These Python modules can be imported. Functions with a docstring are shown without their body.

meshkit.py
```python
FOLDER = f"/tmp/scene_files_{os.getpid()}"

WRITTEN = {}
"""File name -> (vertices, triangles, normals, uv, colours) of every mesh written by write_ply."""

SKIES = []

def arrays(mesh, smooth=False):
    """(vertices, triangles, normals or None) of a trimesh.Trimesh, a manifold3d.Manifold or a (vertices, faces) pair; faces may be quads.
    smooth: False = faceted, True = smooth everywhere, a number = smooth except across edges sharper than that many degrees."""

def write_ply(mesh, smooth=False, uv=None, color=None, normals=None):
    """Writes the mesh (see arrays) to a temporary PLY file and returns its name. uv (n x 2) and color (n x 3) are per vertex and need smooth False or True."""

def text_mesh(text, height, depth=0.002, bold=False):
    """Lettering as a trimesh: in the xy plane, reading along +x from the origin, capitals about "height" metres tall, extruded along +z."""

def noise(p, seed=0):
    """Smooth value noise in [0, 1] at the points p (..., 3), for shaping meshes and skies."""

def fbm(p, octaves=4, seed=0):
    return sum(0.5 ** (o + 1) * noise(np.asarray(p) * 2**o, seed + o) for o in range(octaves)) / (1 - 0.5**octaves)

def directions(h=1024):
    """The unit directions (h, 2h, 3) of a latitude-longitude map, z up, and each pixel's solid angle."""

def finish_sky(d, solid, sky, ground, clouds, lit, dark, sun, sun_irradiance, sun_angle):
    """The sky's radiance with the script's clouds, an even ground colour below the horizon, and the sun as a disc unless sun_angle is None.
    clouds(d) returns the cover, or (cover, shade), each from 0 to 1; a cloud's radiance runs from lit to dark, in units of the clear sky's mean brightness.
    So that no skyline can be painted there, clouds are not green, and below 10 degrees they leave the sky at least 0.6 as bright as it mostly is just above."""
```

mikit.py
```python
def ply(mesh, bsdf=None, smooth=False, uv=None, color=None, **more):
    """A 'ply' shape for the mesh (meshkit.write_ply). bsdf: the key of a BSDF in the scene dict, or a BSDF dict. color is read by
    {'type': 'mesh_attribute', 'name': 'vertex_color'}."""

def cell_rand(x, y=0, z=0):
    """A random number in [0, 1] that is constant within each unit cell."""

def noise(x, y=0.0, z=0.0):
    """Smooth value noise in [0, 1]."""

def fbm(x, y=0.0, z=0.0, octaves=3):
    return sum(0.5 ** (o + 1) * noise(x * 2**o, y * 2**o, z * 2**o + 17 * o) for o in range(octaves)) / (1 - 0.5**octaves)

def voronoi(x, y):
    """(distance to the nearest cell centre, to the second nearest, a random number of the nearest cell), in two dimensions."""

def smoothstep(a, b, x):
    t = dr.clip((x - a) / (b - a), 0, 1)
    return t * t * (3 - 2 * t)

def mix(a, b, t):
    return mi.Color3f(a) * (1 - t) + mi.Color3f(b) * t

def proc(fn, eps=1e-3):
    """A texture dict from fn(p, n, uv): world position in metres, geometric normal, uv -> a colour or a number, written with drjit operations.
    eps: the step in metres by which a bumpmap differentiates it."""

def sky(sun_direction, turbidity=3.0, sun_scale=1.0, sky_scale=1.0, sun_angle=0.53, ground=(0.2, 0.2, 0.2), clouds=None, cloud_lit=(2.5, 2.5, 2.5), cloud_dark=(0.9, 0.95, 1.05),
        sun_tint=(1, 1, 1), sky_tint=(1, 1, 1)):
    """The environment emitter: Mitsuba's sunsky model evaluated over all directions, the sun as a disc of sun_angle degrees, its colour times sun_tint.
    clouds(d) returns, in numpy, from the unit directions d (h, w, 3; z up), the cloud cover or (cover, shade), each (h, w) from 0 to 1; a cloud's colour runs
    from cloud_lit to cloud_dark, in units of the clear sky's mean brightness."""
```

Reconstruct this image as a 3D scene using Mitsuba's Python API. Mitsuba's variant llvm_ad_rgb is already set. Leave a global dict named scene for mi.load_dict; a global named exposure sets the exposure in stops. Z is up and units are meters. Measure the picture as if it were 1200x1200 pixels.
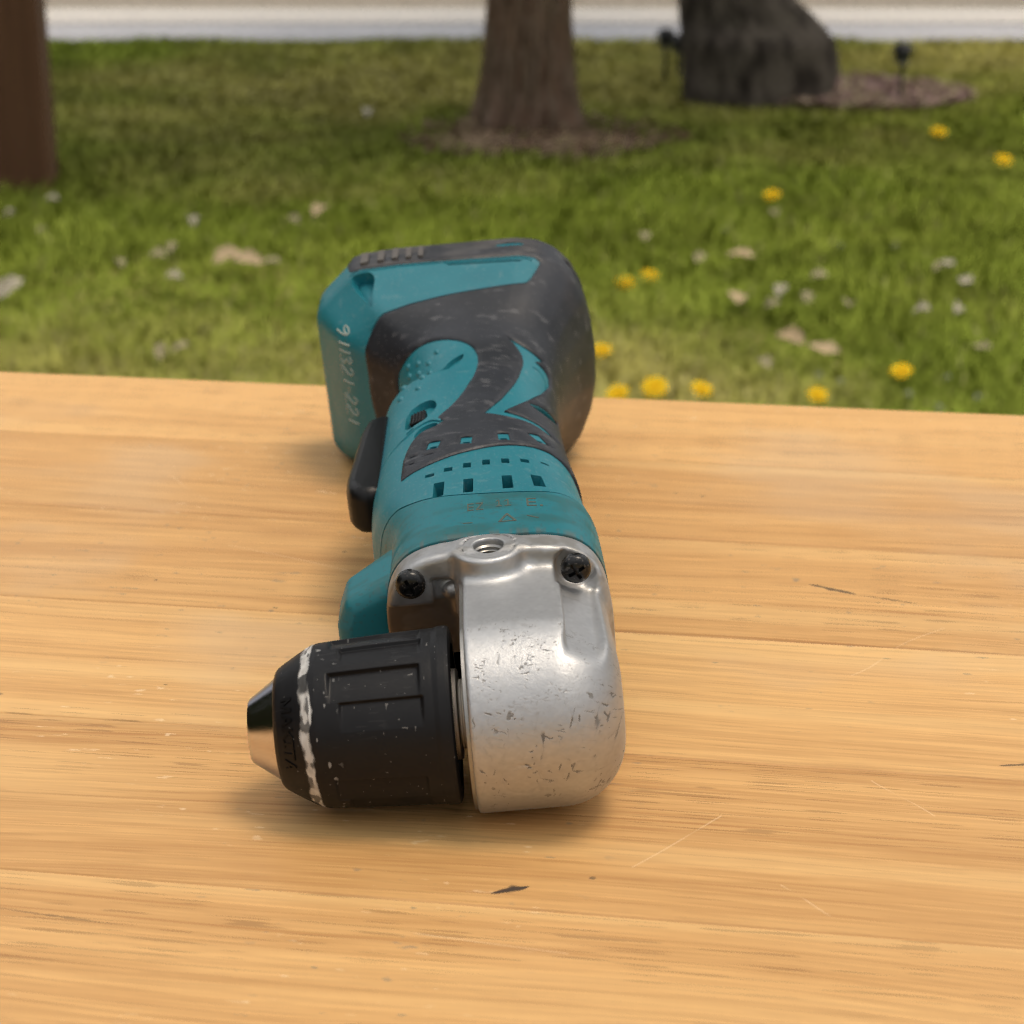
import math, random
import numpy as np, trimesh, mitsuba as mi, drjit as dr, mikit, meshkit, manifold3d as m3
from manifold3d import Manifold, CrossSection
from scipy.interpolate import PchipInterpolator, RegularGridInterpolator
from shapely import Polygon, LineString, MultiPoint, Point
from shapely.ops import unary_union
import shapely
from mikit import noise, fbm, voronoi, cell_rand, smoothstep, mix, proc
random.seed(7); RNG = np.random.default_rng(7)
T = mi.ScalarTransform4f
PI = math.pi

# ------------------------------------------------------------------ camera, sky, exposure
exposure = 2.02
CAM_H = 0.234                     # above the table top, which is z = 0
PITCH = math.radians(20)
GROUND = -0.85
scene, labels = {}, {}
scene['camera'] = {'type': 'thinlens', 'fov': math.degrees(2 * math.atan(600 / 2400)), 'fov_axis': 'x',
    'to_world': T().look_at(origin=[0, 0, CAM_H], target=[0, math.cos(PITCH), CAM_H - math.sin(PITCH)], up=[0, 0, 1]),
    'aperture_radius': 0.0015, 'focus_distance': 0.515, 'near_clip': 0.02, 'far_clip': 2000.0}

def clouds(d):
    n = meshkit.fbm(d * [2.2, 2.2, 3.5] + 5, 4, 3)
    shade = np.clip(1 - np.clip(d[..., 2], 0, 1) + 0.35 * (n - 0.5), 0, 1)
    return np.ones(d.shape[:2]), shade
scene['sky'] = mikit.sky([0.24, -0.02, 0.97], turbidity=4, sun_scale=0.3, sun_angle=22, clouds=clouds, cloud_lit=(2.5, 2.5, 2.5), cloud_dark=(0.62, 0.64, 0.68), ground=(0.16, 0.15, 0.1))

# ------------------------------------------------------------------ helpers
def tag(key, label=None, cat=None, group=None, kind=None):
    d = {}
    if label: d['label'] = label
    if cat: d['category'] = cat
    if group: d['group'] = group
    if kind: d['kind'] = kind
    labels[key] = d
USED = {}
def numbered(key):
    n = USED.get(key, 0); USED[key] = n + 1
    return key if n == 0 else f'{key}_{n:03d}'
def put(key, mesh, bsdf, smooth=False, color=None, **k):
    key = numbered(key)
    scene[key] = mikit.ply(mesh, bsdf, smooth, color=color, **k)
    return key
def tri(mesh):
    if hasattr(mesh, 'to_mesh'):
        m = mesh.to_mesh(); return np.array(m.vert_properties[:, :3], float), np.array(m.tri_verts, int)
    if isinstance(mesh, trimesh.Trimesh): return np.array(mesh.vertices), np.array(mesh.faces)
    return np.asarray(mesh[0], float), np.asarray(mesh[1], int)
def join(ms):
    vs, fs, n = [], [], 0
    for m in ms:
        v, f = tri(m)
        if f.shape[1] == 4: f = np.vstack([f[:, [0, 1, 2]], f[:, [0, 2, 3]]])
        vs.append(v); fs.append(f + n); n += len(v)
    return trimesh.Trimesh(np.vstack(vs), np.vstack(fs), process=False)
def mani(v, f):
    m = trimesh.Trimesh(v, f, process=True)
    return Manifold(m3.Mesh(np.asarray(m.vertices, np.float32), np.asarray(m.faces, np.uint32)))
def rbox(x0, x1, y0, y1, z0, z1, r, seg=16):
    s = Manifold.sphere(r, seg)
    return Manifold.batch_hull([s.translate([x, y, z]) for x in (x0 + r, x1 - r) for y in (y0 + r, y1 - r) for z in (z0 + r, z1 - r)])
def lathe(prof, n=96):
    """Profile of (axial, radius) pairs turned about the z axis."""
    p = np.asarray(prof, float); a = np.linspace(0, 2 * PI, n + 1)[:-1]
    v = np.stack([p[:, 1][:, None] * np.cos(a), p[:, 1][:, None] * np.sin(a), np.broadcast_to(p[:, 0][:, None], (len(p), n))], -1).reshape(-1, 3)
    i, j = np.meshgrid(np.arange(len(p) - 1), np.arange(n), indexing='ij'); j2 = (j + 1) % n
    q = np.stack([i * n + j, i * n + j2, (i + 1) * n + j2, (i + 1) * n + j], -1).reshape(-1, 4)
    return v, np.vstack([q[:, [0, 1, 2]], q[:, [0, 2, 3]]])
def tube(pts, rad, sides=8, cap=True):
    p = np.asarray(pts, float); r = np.broadcast_to(np.asarray(rad, float), len(p))
    t = np.gradient(p, axis=0); t /= np.linalg.norm(t, axis=1, keepdims=True) + 1e-12
    up = np.array([0, 0, 1.0]) if abs(t[0, 2]) < .8 else np.array([1.0, 0, 0])
    a = np.cross(t, up); a /= np.linalg.norm(a, axis=1, keepdims=True) + 1e-12; b = np.cross(t, a)
    g = np.linspace(0, 2 * PI, sides + 1)[:-1]
    v = (p[:, None] + r[:, None, None] * (a[:, None] * np.cos(g)[None, :, None] + b[:, None] * np.sin(g)[None, :, None])).reshape(-1, 3)
    i, j = np.meshgrid(np.arange(len(p) - 1), np.arange(sides), indexing='ij'); j2 = (j + 1) % sides
    q = np.stack([i * sides + j, i * sides + j2, (i + 1) * sides + j2, (i + 1) * sides + j], -1).reshape(-1, 4)
    f = np.vstack([q[:, [0, 1, 2]], q[:, [0, 2, 3]]])
    if cap:
        v = np.vstack([v, p[:1], p[-1:]]); n = len(v); k = np.arange(sides); k2 = (k + 1) % sides
        f = np.vstack([f, np.stack([k2, k, k * 0 + n - 2], 1), np.stack([k, k2, k * 0 + n - 1], 1) + np.where([1, 1, 0], (len(p) - 1) * sides, 0)])
    return v, f

# ------------------------------------------------------------------ frame of the drill (millimetres -> world metres)
def rx(a): c, s = np.cos(a), np.sin(a); return np.array([[1, 0, 0], [0, c, -s], [0, s, c]])
def ry(a): c, s = np.cos(a), np.sin(a); return np.array([[c, 0, s], [0, 1, 0], [-s, 0, c]])
def rz(a): c, s = np.cos(a), np.sin(a); return np.array([[c, -s, 0], [s, c, 0], [0, 0, 1]])
DM = rz(math.radians(1.5)) @ rx(math.radians(2.2)) @ ry(math.radians(-4.7))
DO = np.array([0, 0.437, 0.0242])
def world(mesh):
    v, f = tri(mesh)
    return v @ DM.T / 1000 + DO, f
def local(p):
    """World point (drjit) -> drill millimetres."""
    q = [(p.x - float(DO[0])) * 1000, (p.y - float(DO[1])) * 1000, (p.z - float(DO[2])) * 1000]
    return [q[0] * float(DM[0, k]) + q[1] * float(DM[1, k]) + q[2] * float(DM[2, k]) for k in range(3)]
D = 'angle_drill'
def dput(name, mesh, bsdf, smooth=35, **k):
    return put(f'{D}__{name}', world(mesh), bsdf, smooth, **k)

# ------------------------------------------------------------------ materials
def P(base, rough=0.5, **k):
    d = {'type': 'principled', 'base_color': base if isinstance(base, dict) else {'type': 'rgb', 'value': list(base)}, 'roughness': rough}
    d.update(k); return {'type': 'twosided', 'bsdf': d}
def bump(b, fn, scale=1.0, eps=1e-4):
    """bump applied inside the twosided wrapper"""
    return {'type': 'twosided', 'bsdf': {'type': 'bumpmap', 'nested': b['bsdf'] if b['type'] == 'twosided' else b, 'tex': proc(fn, eps), 'scale': scale}}

def segd(x, y, x0, y0, x1, y1):
    """distance of (x, y) to a segment"""
    dx, dy = x1 - x0, y1 - y0
    t = dr.clip(((x - x0) * dx + (y - y0) * dy) / max(dx * dx + dy * dy, 1e-12), 0, 1)
    return dr.sqrt(dr.square(x - x0 - t * dx) + dr.square(y - y0 - t * dy)), t

def teal_col(p, n, uv):
    X, Y, Z = local(p)
    c = mix((0.007, 0.125, 0.162), (0.011, 0.160, 0.20), fbm(X * .08, Y * .08, Z * .08))
    dust = smoothstep(.60, .80, fbm(X * .35, Y * .3, Z * .35 + 9, 4)) * .16 + smoothstep(.72, .8, noise(X * 1.7, Y * 1.1, Z * 1.7)) * .10
    c = mix(c, (0.20, 0.27, 0.28), dust)
    grime = smoothstep(.55, .75, fbm(X * .12 + 30, Y * .2, Z * .12, 4)) * smoothstep(75, 30, Y)
    return mix(c, (0.03, 0.085, 0.08), grime * .55)
scene['teal_plastic'] = P(proc(teal_col), .42, specular=.45)
def teal_old(p, n, uv):
    X, Y, Z = local(p)
    c = mix((0.010, 0.100, 0.112), (0.008, 0.130, 0.16), smoothstep(.35, .6, fbm(X * .1 + 4, Y * .2, Z * .1, 3)))
    spots = smoothstep(.70, .78, noise(X * 1.1, Y * 1.1, Z * 1.1 + 5))
    c = mix(c, (0.04, 0.05, 0.04), spots * .22)
    edge = smoothstep(44.5, 41, Y) * smoothstep(14, 18, Z) * smoothstep(.35, .6, fbm(X * .6, Z * .6, 0, 3))
    return mix(c, (0.10, 0.09, 0.07), edge * .5)
scene['teal_collar'] = P(proc(teal_old), .46, specular=.42)
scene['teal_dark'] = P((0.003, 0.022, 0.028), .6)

def rubber_col(p, n, uv):
    X, Y, Z = local(p)
    s = fbm(X * .05 + 3, Y * .05, Z * .05, 4)
    c = mix((0.0092, 0.0112, 0.0158), (0.019, 0.0215, 0.0285), smoothstep(.35, .68, s))
    scuff = smoothstep(.60, .78, fbm(X * .22 + Y * .10, Y * .45, Z * .2 + 4, 4))
    c = mix(c, (0.14, 0.14, 0.145), scuff * .34)
    fine = smoothstep(.70, .82, noise(X * .9 + 7, Y * 2.4, Z * .9))
    c = mix(c, (0.13, 0.128, 0.13), fine * .12)
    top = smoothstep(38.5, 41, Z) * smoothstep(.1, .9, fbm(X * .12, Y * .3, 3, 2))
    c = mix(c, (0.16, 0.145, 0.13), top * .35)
    side = smoothstep(18, 30, X) * smoothstep(.45, .7, fbm(X * .1, Y * .12 + 8, Z * .12, 4))
    return mix(c, (0.07, 0.053, 0.043), side * .15)
def rubber_bump(p, n, uv):
    X, Y, Z = local(p)
    return (noise(X * 3, Y * 3, Z * 3) - .5) * 0.00003
scene['rib_rubber'] = P((.10, .092, .085), .6, specular=.3)
scene['black_rubber'] = bump(P(proc(rubber_col), .47, specular=.42), rubber_bump)

NICK = [(-6, -8, 4, 30), (2, 12, 3, 60)]
def silver_wear(X, Y, Z):
    """mask of dark nicks and scratches on the cast head, in drill millimetres; a is the arc round the nose"""
    a = dr.atan2(Z, 2.6 - Y) * 24.0
    zone = smoothstep(6, -4, Y) * smoothstep(-12, 8, Z + 14)
    w = fbm(X * .35 + 3, a * .35, 2, 2) * 5
    s1 = noise(X * 1.0 + w, a * .55 - w, 1.0); s2 = noise(X * .55 - w + 9, a * 1.25 + w, 7.0)
    nick = smoothstep(.87, .895, s1) + smoothstep(.87, .90, s2)
    c1 = 1 - smoothstep(.006, .022, dr.abs(noise(X * .28 + w * .4 + 20, a * .22, 3.0) - .5))
    gate = smoothstep(.50, .62, fbm(X * .22 + 5, a * .22, 9.0, 2))
    top = smoothstep(8, 18, Z) * smoothstep(.52, .62, fbm(X * .3 + 40, a * .3, 2.0, 2))
    fine = smoothstep(.74, .82, noise(X * 1.9 + w, a * 2.8, 4.0)) * top * .75
    low = smoothstep(24, 10, dr.abs(Z - 2))
    s3 = noise(X * .38 + 50, a * 1.5 + X * .5, 11.0); s4 = noise(X * 1.6 - a * .5, a * .30 + 8, 13.0)
    nick = nick + smoothstep(.88, .90, s3) * .8 + smoothstep(.88, .90, s4) * .8
    return dr.clip((nick * (.12 + .88 * gate) + c1 * gate * .15) * zone * (.4 + .6 * low) + fine * zone, 0, 1)
def silver_col(p, n, uv):
    X, Y, Z = local(p)
    g = fbm(X * .9, Y * .9, Z * .9, 3)
    c = mix((0.43, 0.435, 0.44), (0.52, 0.525, 0.53), g)
    c = mix(c, (0.13, 0.12, 0.105), silver_wear(X, Y, Z) * .7)
    grime = smoothstep(.42, .68, fbm(X * .18 + 2, Y * .2, Z * .2, 4)) * smoothstep(27, 32, Y)
    c = mix(c, (0.25, 0.22, 0.17), grime * .5)
    recess_reflection = smoothstep(-8.5, -13, X) * smoothstep(26, 8, Z) * smoothstep(23, 27, Y)  # brown gradient: reflected wood and shadow painted into the recess left of the head
    return mix(c, (0.16, 0.105, 0.065), recess_reflection * .6)
def silver_rough(p, n, uv):
    X, Y, Z = local(p)
    return .44 + .08 * fbm(X * .25, Y * .25, Z * .25, 3) + .25 * silver_wear(X, Y, Z)
def silver_bump(p, n, uv):
    X, Y, Z = local(p)
    return (noise(X * 2.2, Y * 2.2, Z * 2.2) - .5) * 0.00003 + (noise(X * .6, Y * .6, Z * .6) - .5) * 0.00003 - silver_wear(X, Y, Z) * 0.00007
scene['cast_silver'] = bump({'type': 'principled', 'base_color': proc(silver_col), 'roughness': proc(silver_rough), 'metallic': .88, 'specular': .5}, silver_bump)
scene['polished_steel'] = {'type': 'twosided', 'bsdf': {'type': 'roughconductor', 'material': 'Cr', 'alpha': .06}}
scene['dull_steel'] = P((.32, .31, .29), .35, metallic=.9)
scene['dark_steel'] = P((.06, .055, .05), .45, metallic=.6)
def knurl_bump(p, n, uv):
    X, Y, Z = local(p); a = dr.atan2(Z, Y)
    return dr.sin(a * 90) * dr.sin(X * 6) * 0.00006
scene['knurled_steel'] = bump({'type': 'principled', 'base_color': {'type': 'rgb', 'value': [.45, .40, .33]}, 'roughness': .3, 'metallic': .9}, knurl_bump)
def screw_col(p, n, uv):
    X, Y, Z = local(p)
    return mix((.006, .006, .006), (.10, .085, .075), smoothstep(.70, .84, noise(X * 2.1, Y * 2.1, Z * 2.1)) * .5)
scene['black_screw'] = P(proc(screw_col), .25, specular=.4)

def chuck_col(p, n, uv):
    X, Y, Z = local(p); a = dr.atan2(Z, 2.6 - Y) * 19.0
    c = mix((.006, .006, .007), (.010, .010, .011), fbm(X * .2, Y * .2, Z * .2))
    c = mix(c, (.016, .012, .009), smoothstep(-2, -16, Z) * smoothstep(.3, .6, fbm(X * .12, a * .1, 1, 3)) * .5)
    # ring of scraped white paint on the shoulder
    w = fbm(X * .7, a * .28 + 3, 5.0, 4); w2 = noise(X * 1.4, a * .6, 2.0)
    xc = -46.7 + (noise(a * .16, 3.0) - .5) * 1.0
    band = smoothstep(1.25, .55, dr.abs(X - xc) + (w - .5) * 1.5 - .10)
    gap = .1 + .9 * smoothstep(.14, .30, noise(a * .33 + 11, X * .3, 7.0))
    torn = .25 + .75 * smoothstep(.14, .36, noise(X * 1.3, a * .45 + 20, 1.0))
    chips = smoothstep(.80, .86, noise(X * .9, a * .5 + 5, 3.0)) * smoothstep(-38, -42, X) * smoothstep(-46, -44, X)
    m = dr.clip(band * gap * torn + chips * .35 * smoothstep(.5, .7, w2), 0, 1)
    c = mix(c, mix((.40, .39, .37), (.60, .60, .58), w2), m)
    spk = smoothstep(.955, .975, noise(X * 1.1, a * 1.1, 9.0))
    c = mix(c, (.35, .34, .32), spk * .3)
    scr = smoothstep(.72, .80, noise(X * .35, a * 2.2, 4.0)) * smoothstep(.5, .65, fbm(X * .12, a * .12, 2.0, 2))
    return mix(c, (.07, .068, .066), scr * .10)
scene['chuck_black'] = P(proc(chuck_col), .40, specular=.2)
scene['trigger_black'] = P((.005, .005, .0055), .36, specular=.22)
scene['marker_white'] = P((.34, .40, .36), .8)
scene['worn_print'] = P((.055, .075, .06), .7)
scene['engraved'] = P((.03, .05, .045), .7)

# ------------------------------------------------------------------ drill body: lofted shell in flat (u, v, t) space
KU = 26.0
CEN = np.array([-4., 3.])
TH = np.linspace(-PI, PI, 721)
def sec(L, R, Tp, B, n):
    t = np.linspace(0, 2 * PI, 721)[:-1]; c, s = np.cos(t), np.sin(t); e = 2 / n
    return np.stack([(L + R) / 2 + (R - L) / 2 * np.sign(c) * abs(c) ** e, (Tp + B) / 2 + (Tp - B) / 2 * np.sign(s) * abs(s) ** e], 1)
def foot(s):
    pts = [(-60, 26), (-45, 39.3), (-30, 40.4), (12, 40.5), (19, 39.4), (25, 36.2), (29.8, 30.8), (33, 23.5), (35.1, 13.5), (35.9, 3), (35.4, -8), (33.2, -18), (29, -27.5), (22, -36), (-38, -31.6), (-54, -30.0), (-59.2, -24)]
    q = np.array(Polygon(pts).buffer(-9).buffer(9, quad_segs=24).exterior.coords); c = np.array([-6, 3.])
    return c + (q - c) * s
def radial(poly):
    dd = poly - CEN; q = np.vstack([dd, dd[:1]]); f = np.linspace(0, 1, 40, endpoint=False)
    pts = (q[:-1, None] * (1 - f[None, :, None]) + q[1:, None] * f[None, :, None]).reshape(-1, 2)
    th = np.arctan2(pts[:, 0], pts[:, 1]); i = np.argsort(th)
    return np.interp(TH, th[i], np.hypot(*pts.T)[i], period=2 * PI)
ST = [(0, 40, sec(-29.6, 26.6, 29.2, -24.6, 3.7)), (27, 67, sec(-29.6, 26.3, 29, -24.5, 3.4)), (38, 78, sec(-32, 25.6, 28.4, -24, 3.1)),
      (50, 90, sec(-35.5, 24.6, 27.6, -23, 2.8)), (70, 110, sec(-36.5, 23.2, 26.3, -22, 2.7)), (95, 135, sec(-36.3, 21.2, 25.2, -21.5, 2.6)),
      (119, 159, sec(-36.3, 20, 24.3, -21, 2.5)), (140, 180, sec(-36, 19.4, 24, -20.5, 2.45)), (150, 190, sec(-35.6, 19.4, 24.1, -20.5, 2.4)), (155.5, 195.5, sec(-28.4, 19.6, 24.3, -20.8, 2.4)),
      (162, 202, sec(-28, 19.8, 24.6, -21, 2.45)), (184, 221, sec(-31, 22.5, 27.5, -24, 2.6)), (207, 239, foot(.80)), (232, 255, foot(.95)),
      (242, 260, foot(.99)), (248, 264, foot(1.0)), (270, 279, foot(1.0)), (278, 286, foot(.95))]
_V = np.array([s[0] for s in ST], float); VG = np.linspace(0, 278, 557)
_R = PchipInterpolator(_V, np.array([radial(s[2]) for s in ST]))(VG); _Y = PchipInterpolator(_V, [s[1] for s in ST])(VG)
RG = RegularGridInterpolator((VG, TH), _R, bounds_error=False, fill_value=None)
def S0(u, v):
    th = u / KU; r = RG(np.stack([np.clip(v, 0, 278), np.clip(th, -PI, PI)], -1))
    return np.stack([CEN[0] + r * np.sin(th), np.interp(v, VG, _Y), CEN[1] + r * np.cos(th)], -1)
def warp(p):
    u, v, t = p[:, 0], p[:, 1], p[:, 2]; e = .6
    a = S0(u + e, v) - S0(u - e, v); b = S0(u, np.minimum(v + e, 278)) - S0(u, np.maximum(v - e, 0))
    n = np.cross(a, b); n /= np.linalg.norm(n, axis=1, keepdims=True) + 1e-12
    n *= np.sign(n[:, :1] * np.sin(u / KU)[:, None] + n[:, 2:] * np.cos(u / KU)[:, None])
    return S0(u, v) + n * t[:, None]
def wmesh(m):
    v, f = tri(m); v = warp(v)
    return v, f[:, ::-1]
def spline(pts, closed=True, n=8):
    """Catmull-Rom through the points"""
    p = np.asarray(pts, float); k = len(p); out = []
    for i in range(k if closed else k - 1):
        a, b, c, d = (p[(i + j) % k] if closed else p[min(max(i + j, 0), k - 1)] for j in (-1, 0, 1, 2))
        t = np.linspace(0, 1, n, endpoint=False)[:, None]
        out.append(.5 * (2 * b + (c - a) * t + (2 * a - 5 * b + 4 * c - d) * t * t + (3 * b - a - 3 * c + d) * t ** 3))
    if not closed: out.append(p[-1:])
    return np.vstack(out)
def prism(poly, t0, t1):
    """Manifold of a flat (u, v) polygon between two heights"""
    parts = []
    for g in getattr(poly, 'geoms', [poly]):
        if g.geom_type != 'Polygon' or g.area < 1e-3: continue
        rings = [np.array(g.exterior.coords)[:-1]] + [np.array(r.coords)[:-1] for r in g.interiors]
        parts.append(CrossSection([r.tolist() for r in rings], m3.FillRule.EvenOdd).extrude(t1 - t0).translate([0, 0, t0]))
    return Manifold.batch_boolean(parts, m3.OpType.Add) if len(parts) > 1 else parts[0]
def box2(u, v, w, h, rot=0, r=.25):
    g = shapely.box(-w / 2 + r, -h / 2 + r, w / 2 - r, h / 2 - r).buffer(r, quad_segs=3)
    return shapely.affinity.translate(shapely.affinity.rotate(g, rot, origin=(0, 0)), u, v)
U0 = PI * KU
# two-tone outlines, read off the drill's surface (u, v in millimetres)
front = spline([(-21, 55.6), (-18, 57.9), (-13.3, 61.5), (-6.2, 66.8), (3.5, 70.9), (11.7, 73), (17.4, 74.2), (23.6, 74.7), (34, 73), (50, 72), (U0, 72)], False)
leaf = spline([(-U0, 180), (-60, 182), (-46, 184), (-38, 185.5), (-31.8, 186.5), (-28.1, 185.6), (-22.2, 184), (-16.2, 181.5), (-9.3, 177.3), (-4, 172.1), (-.8, 165), (.3, 155.6), (-1.2, 143.7), (-4.7, 129.2), (-9, 115.1), (-13.5, 103.4), (-11.3, 100)], False)
leaf2 = spline([(-11.3, 100), (-14, 95), (-18.1, 91.7), (-20.2, 85.3), (-21.3, 73.5), (-21, 55.6)], False)
black = Polygon(np.vstack([front, [(U0, 278), (-U0, 278)], leaf, leaf2[1:-1]])).buffer(0)
tealfoot = Polygon(np.vstack([[(-U0, 195)], spline([(-60, 195), (-50.4, 196.3), (-46, 197), (-40.9, 197.9), (-33.4, 198.2), (-29, 199.8), (-25.5, 201.6), (-20.3, 203.6), (-15.4, 206), (-6.5, 210.1), (3.7, 212.5), (11.8, 214.4), (14, 217.8), (15.2, 232.3), (14.9, 237.8), (12.4, 240.9), (6.6, 241.2), (-3.8, 242.4), (-12.2, 243.2), (-18, 243.2), (-22.3, 245.6), (-23.5, 256), (-24, 268)], False), [(-24, 278.1), (-U0, 278.1)]])).buffer(0)
swoosh = Polygon(np.vstack([spline([(10.6, 177.5), (13, 174.3), (16.1, 172.4), (20.6, 170.9), (25.2, 170.4)], False), [(22.4, 165.6)], spline([(26.8, 166), (29.9, 164), (29.4, 154.9), (20.6, 128.9), (8.9, 105.6)], False), spline([(11, 104.9), (15.8, 103.2), (22, 101.2), (26, 98.9), (29.8, 96.8)], False), spline([(26.5, 95.6), (22.3, 95.3), (17.2, 98), (10.4, 99.5), (1.4, 102.6)], False), spline([(8.5, 118.7), (14.1, 137.2), (17, 152.2), (17.1, 162.4), (14.8, 169.2)], False)])).buffer(0)
eye = Polygon(spline([(18.2, 121), (21.5, 123.8), (28.5, 128.6), (35, 134.5), (30, 123), (25.1, 117.8), (20.8, 117.6)]))
notch = Polygon(spline([(-23.0, 240.3), (-21.4, 241), (-20.2, 239.8), (-19.9, 233), (-20.9, 222), (-22.6, 210), (-23.3, 219), (-23.6, 231)]))
v1 = [box2(-13.9, 77.3, 3.3, 7.2, -6), box2(-4.3, 77.6, 3.5, 7.2, -3), box2(7.7, 79.6, 3.5, 7.2, 3), box2(18.8, 84.5, 4.4, 8, 22)]
v1b = [box2(-13.9, 76.0, 2.0, 2.4, -6), box2(-4.3, 76.2, 2.2, 2.4, -3), box2(7.7, 78.2, 2.2, 2.4, 3), box2(18.9, 82.6, 3.0, 2.6, 22)]
v2 = [box2(u, v, w, h) for u, v, w, h in ((-13.8, 51.2, 2.3, 2.6), (-9.1, 53.5, 2.3, 3.4), (-3.9, 55.5, 2.3, 4.4), (1.7, 56.9, 2.3, 4.6), (7.3, 57.6, 2.3, 4.4), (12.8, 58.9, 2.4, 3.2), (18.5, 61.0, 2.4, 1.4))]
v2 += [box2(a, b, 1.6, 1.6) for a, b in ((-19.2, 66), (-19.0, 72), (-14.6, 69.5))]
v3 = [box2(u, v, 2.7, 11.5) for u, v in ((-11.1, 37.6), (-3.4, 37.2), (7.1, 37.8), (14.6, 39.6))]
lens = Polygon(spline([(-14.2, 152), (-11, 158.8), (-5.3, 163.4), (-7.0, 156.4), (-11.0, 151.0)]))
oval = Polygon(spline([(-19.7, 91.5), (-18.6, 97.4), (-15.3, 100), (-13.4, 98.2), (-15.3, 92.6), (-17.8, 90.4)]))
recess = Polygon(spline([(-22.6, 103.5), (-23.0, 116), (-20.6, 122.4), (-16.2, 123.8), (-14.4, 119), (-15.2, 112), (-18.4, 105)]))
slot = Polygon([(-6, 239.3), (-5.5, 237.9), (11, 235.6), (11.6, 236.8)]).buffer(.25)
seam = LineString(spline([(-40, 41), (-30, 40.5), (-23, 38.2), (-17, 33.9), (-7.9, 30.5), (2.8, 29), (12.6, 28.5), (19.4, 30.3), (26, 31.5), (40, 30)], False))
groove2 = LineString(spline([(9.9, 107.5), (15, 116), (21.5, 131.5), (27.5, 147), (28.3, 157), (25.4, 161), (21.5, 160.2)], False))
groove3 = LineString(spline([(-31, 88), (-26, 91.5), (-22.5, 95.5), (-20.3, 99.5)], False))
shell = Manifold.cube([2 * U0, 278, 4.9]).translate([-U0, 0, -4.9])
cut = [prism(g, -6, 2) for g in v2 + v3]
cut += [prism(g, -6, 2) for g in v1b]
cut += [prism(lens, -1.6, 2), prism(oval, -1.5, 2), prism(recess, -2.4, 2), prism(slot, -1.3, 2), prism(notch, -4.6, 2), prism(eye.buffer(-.6), -1.4, 2)]
cut += [prism(seam.buffer(.40), -.7, 2), prism(groove2.buffer(.35), -.35, 2), prism(groove3.buffer(.5), -.5, 2)]
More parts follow.
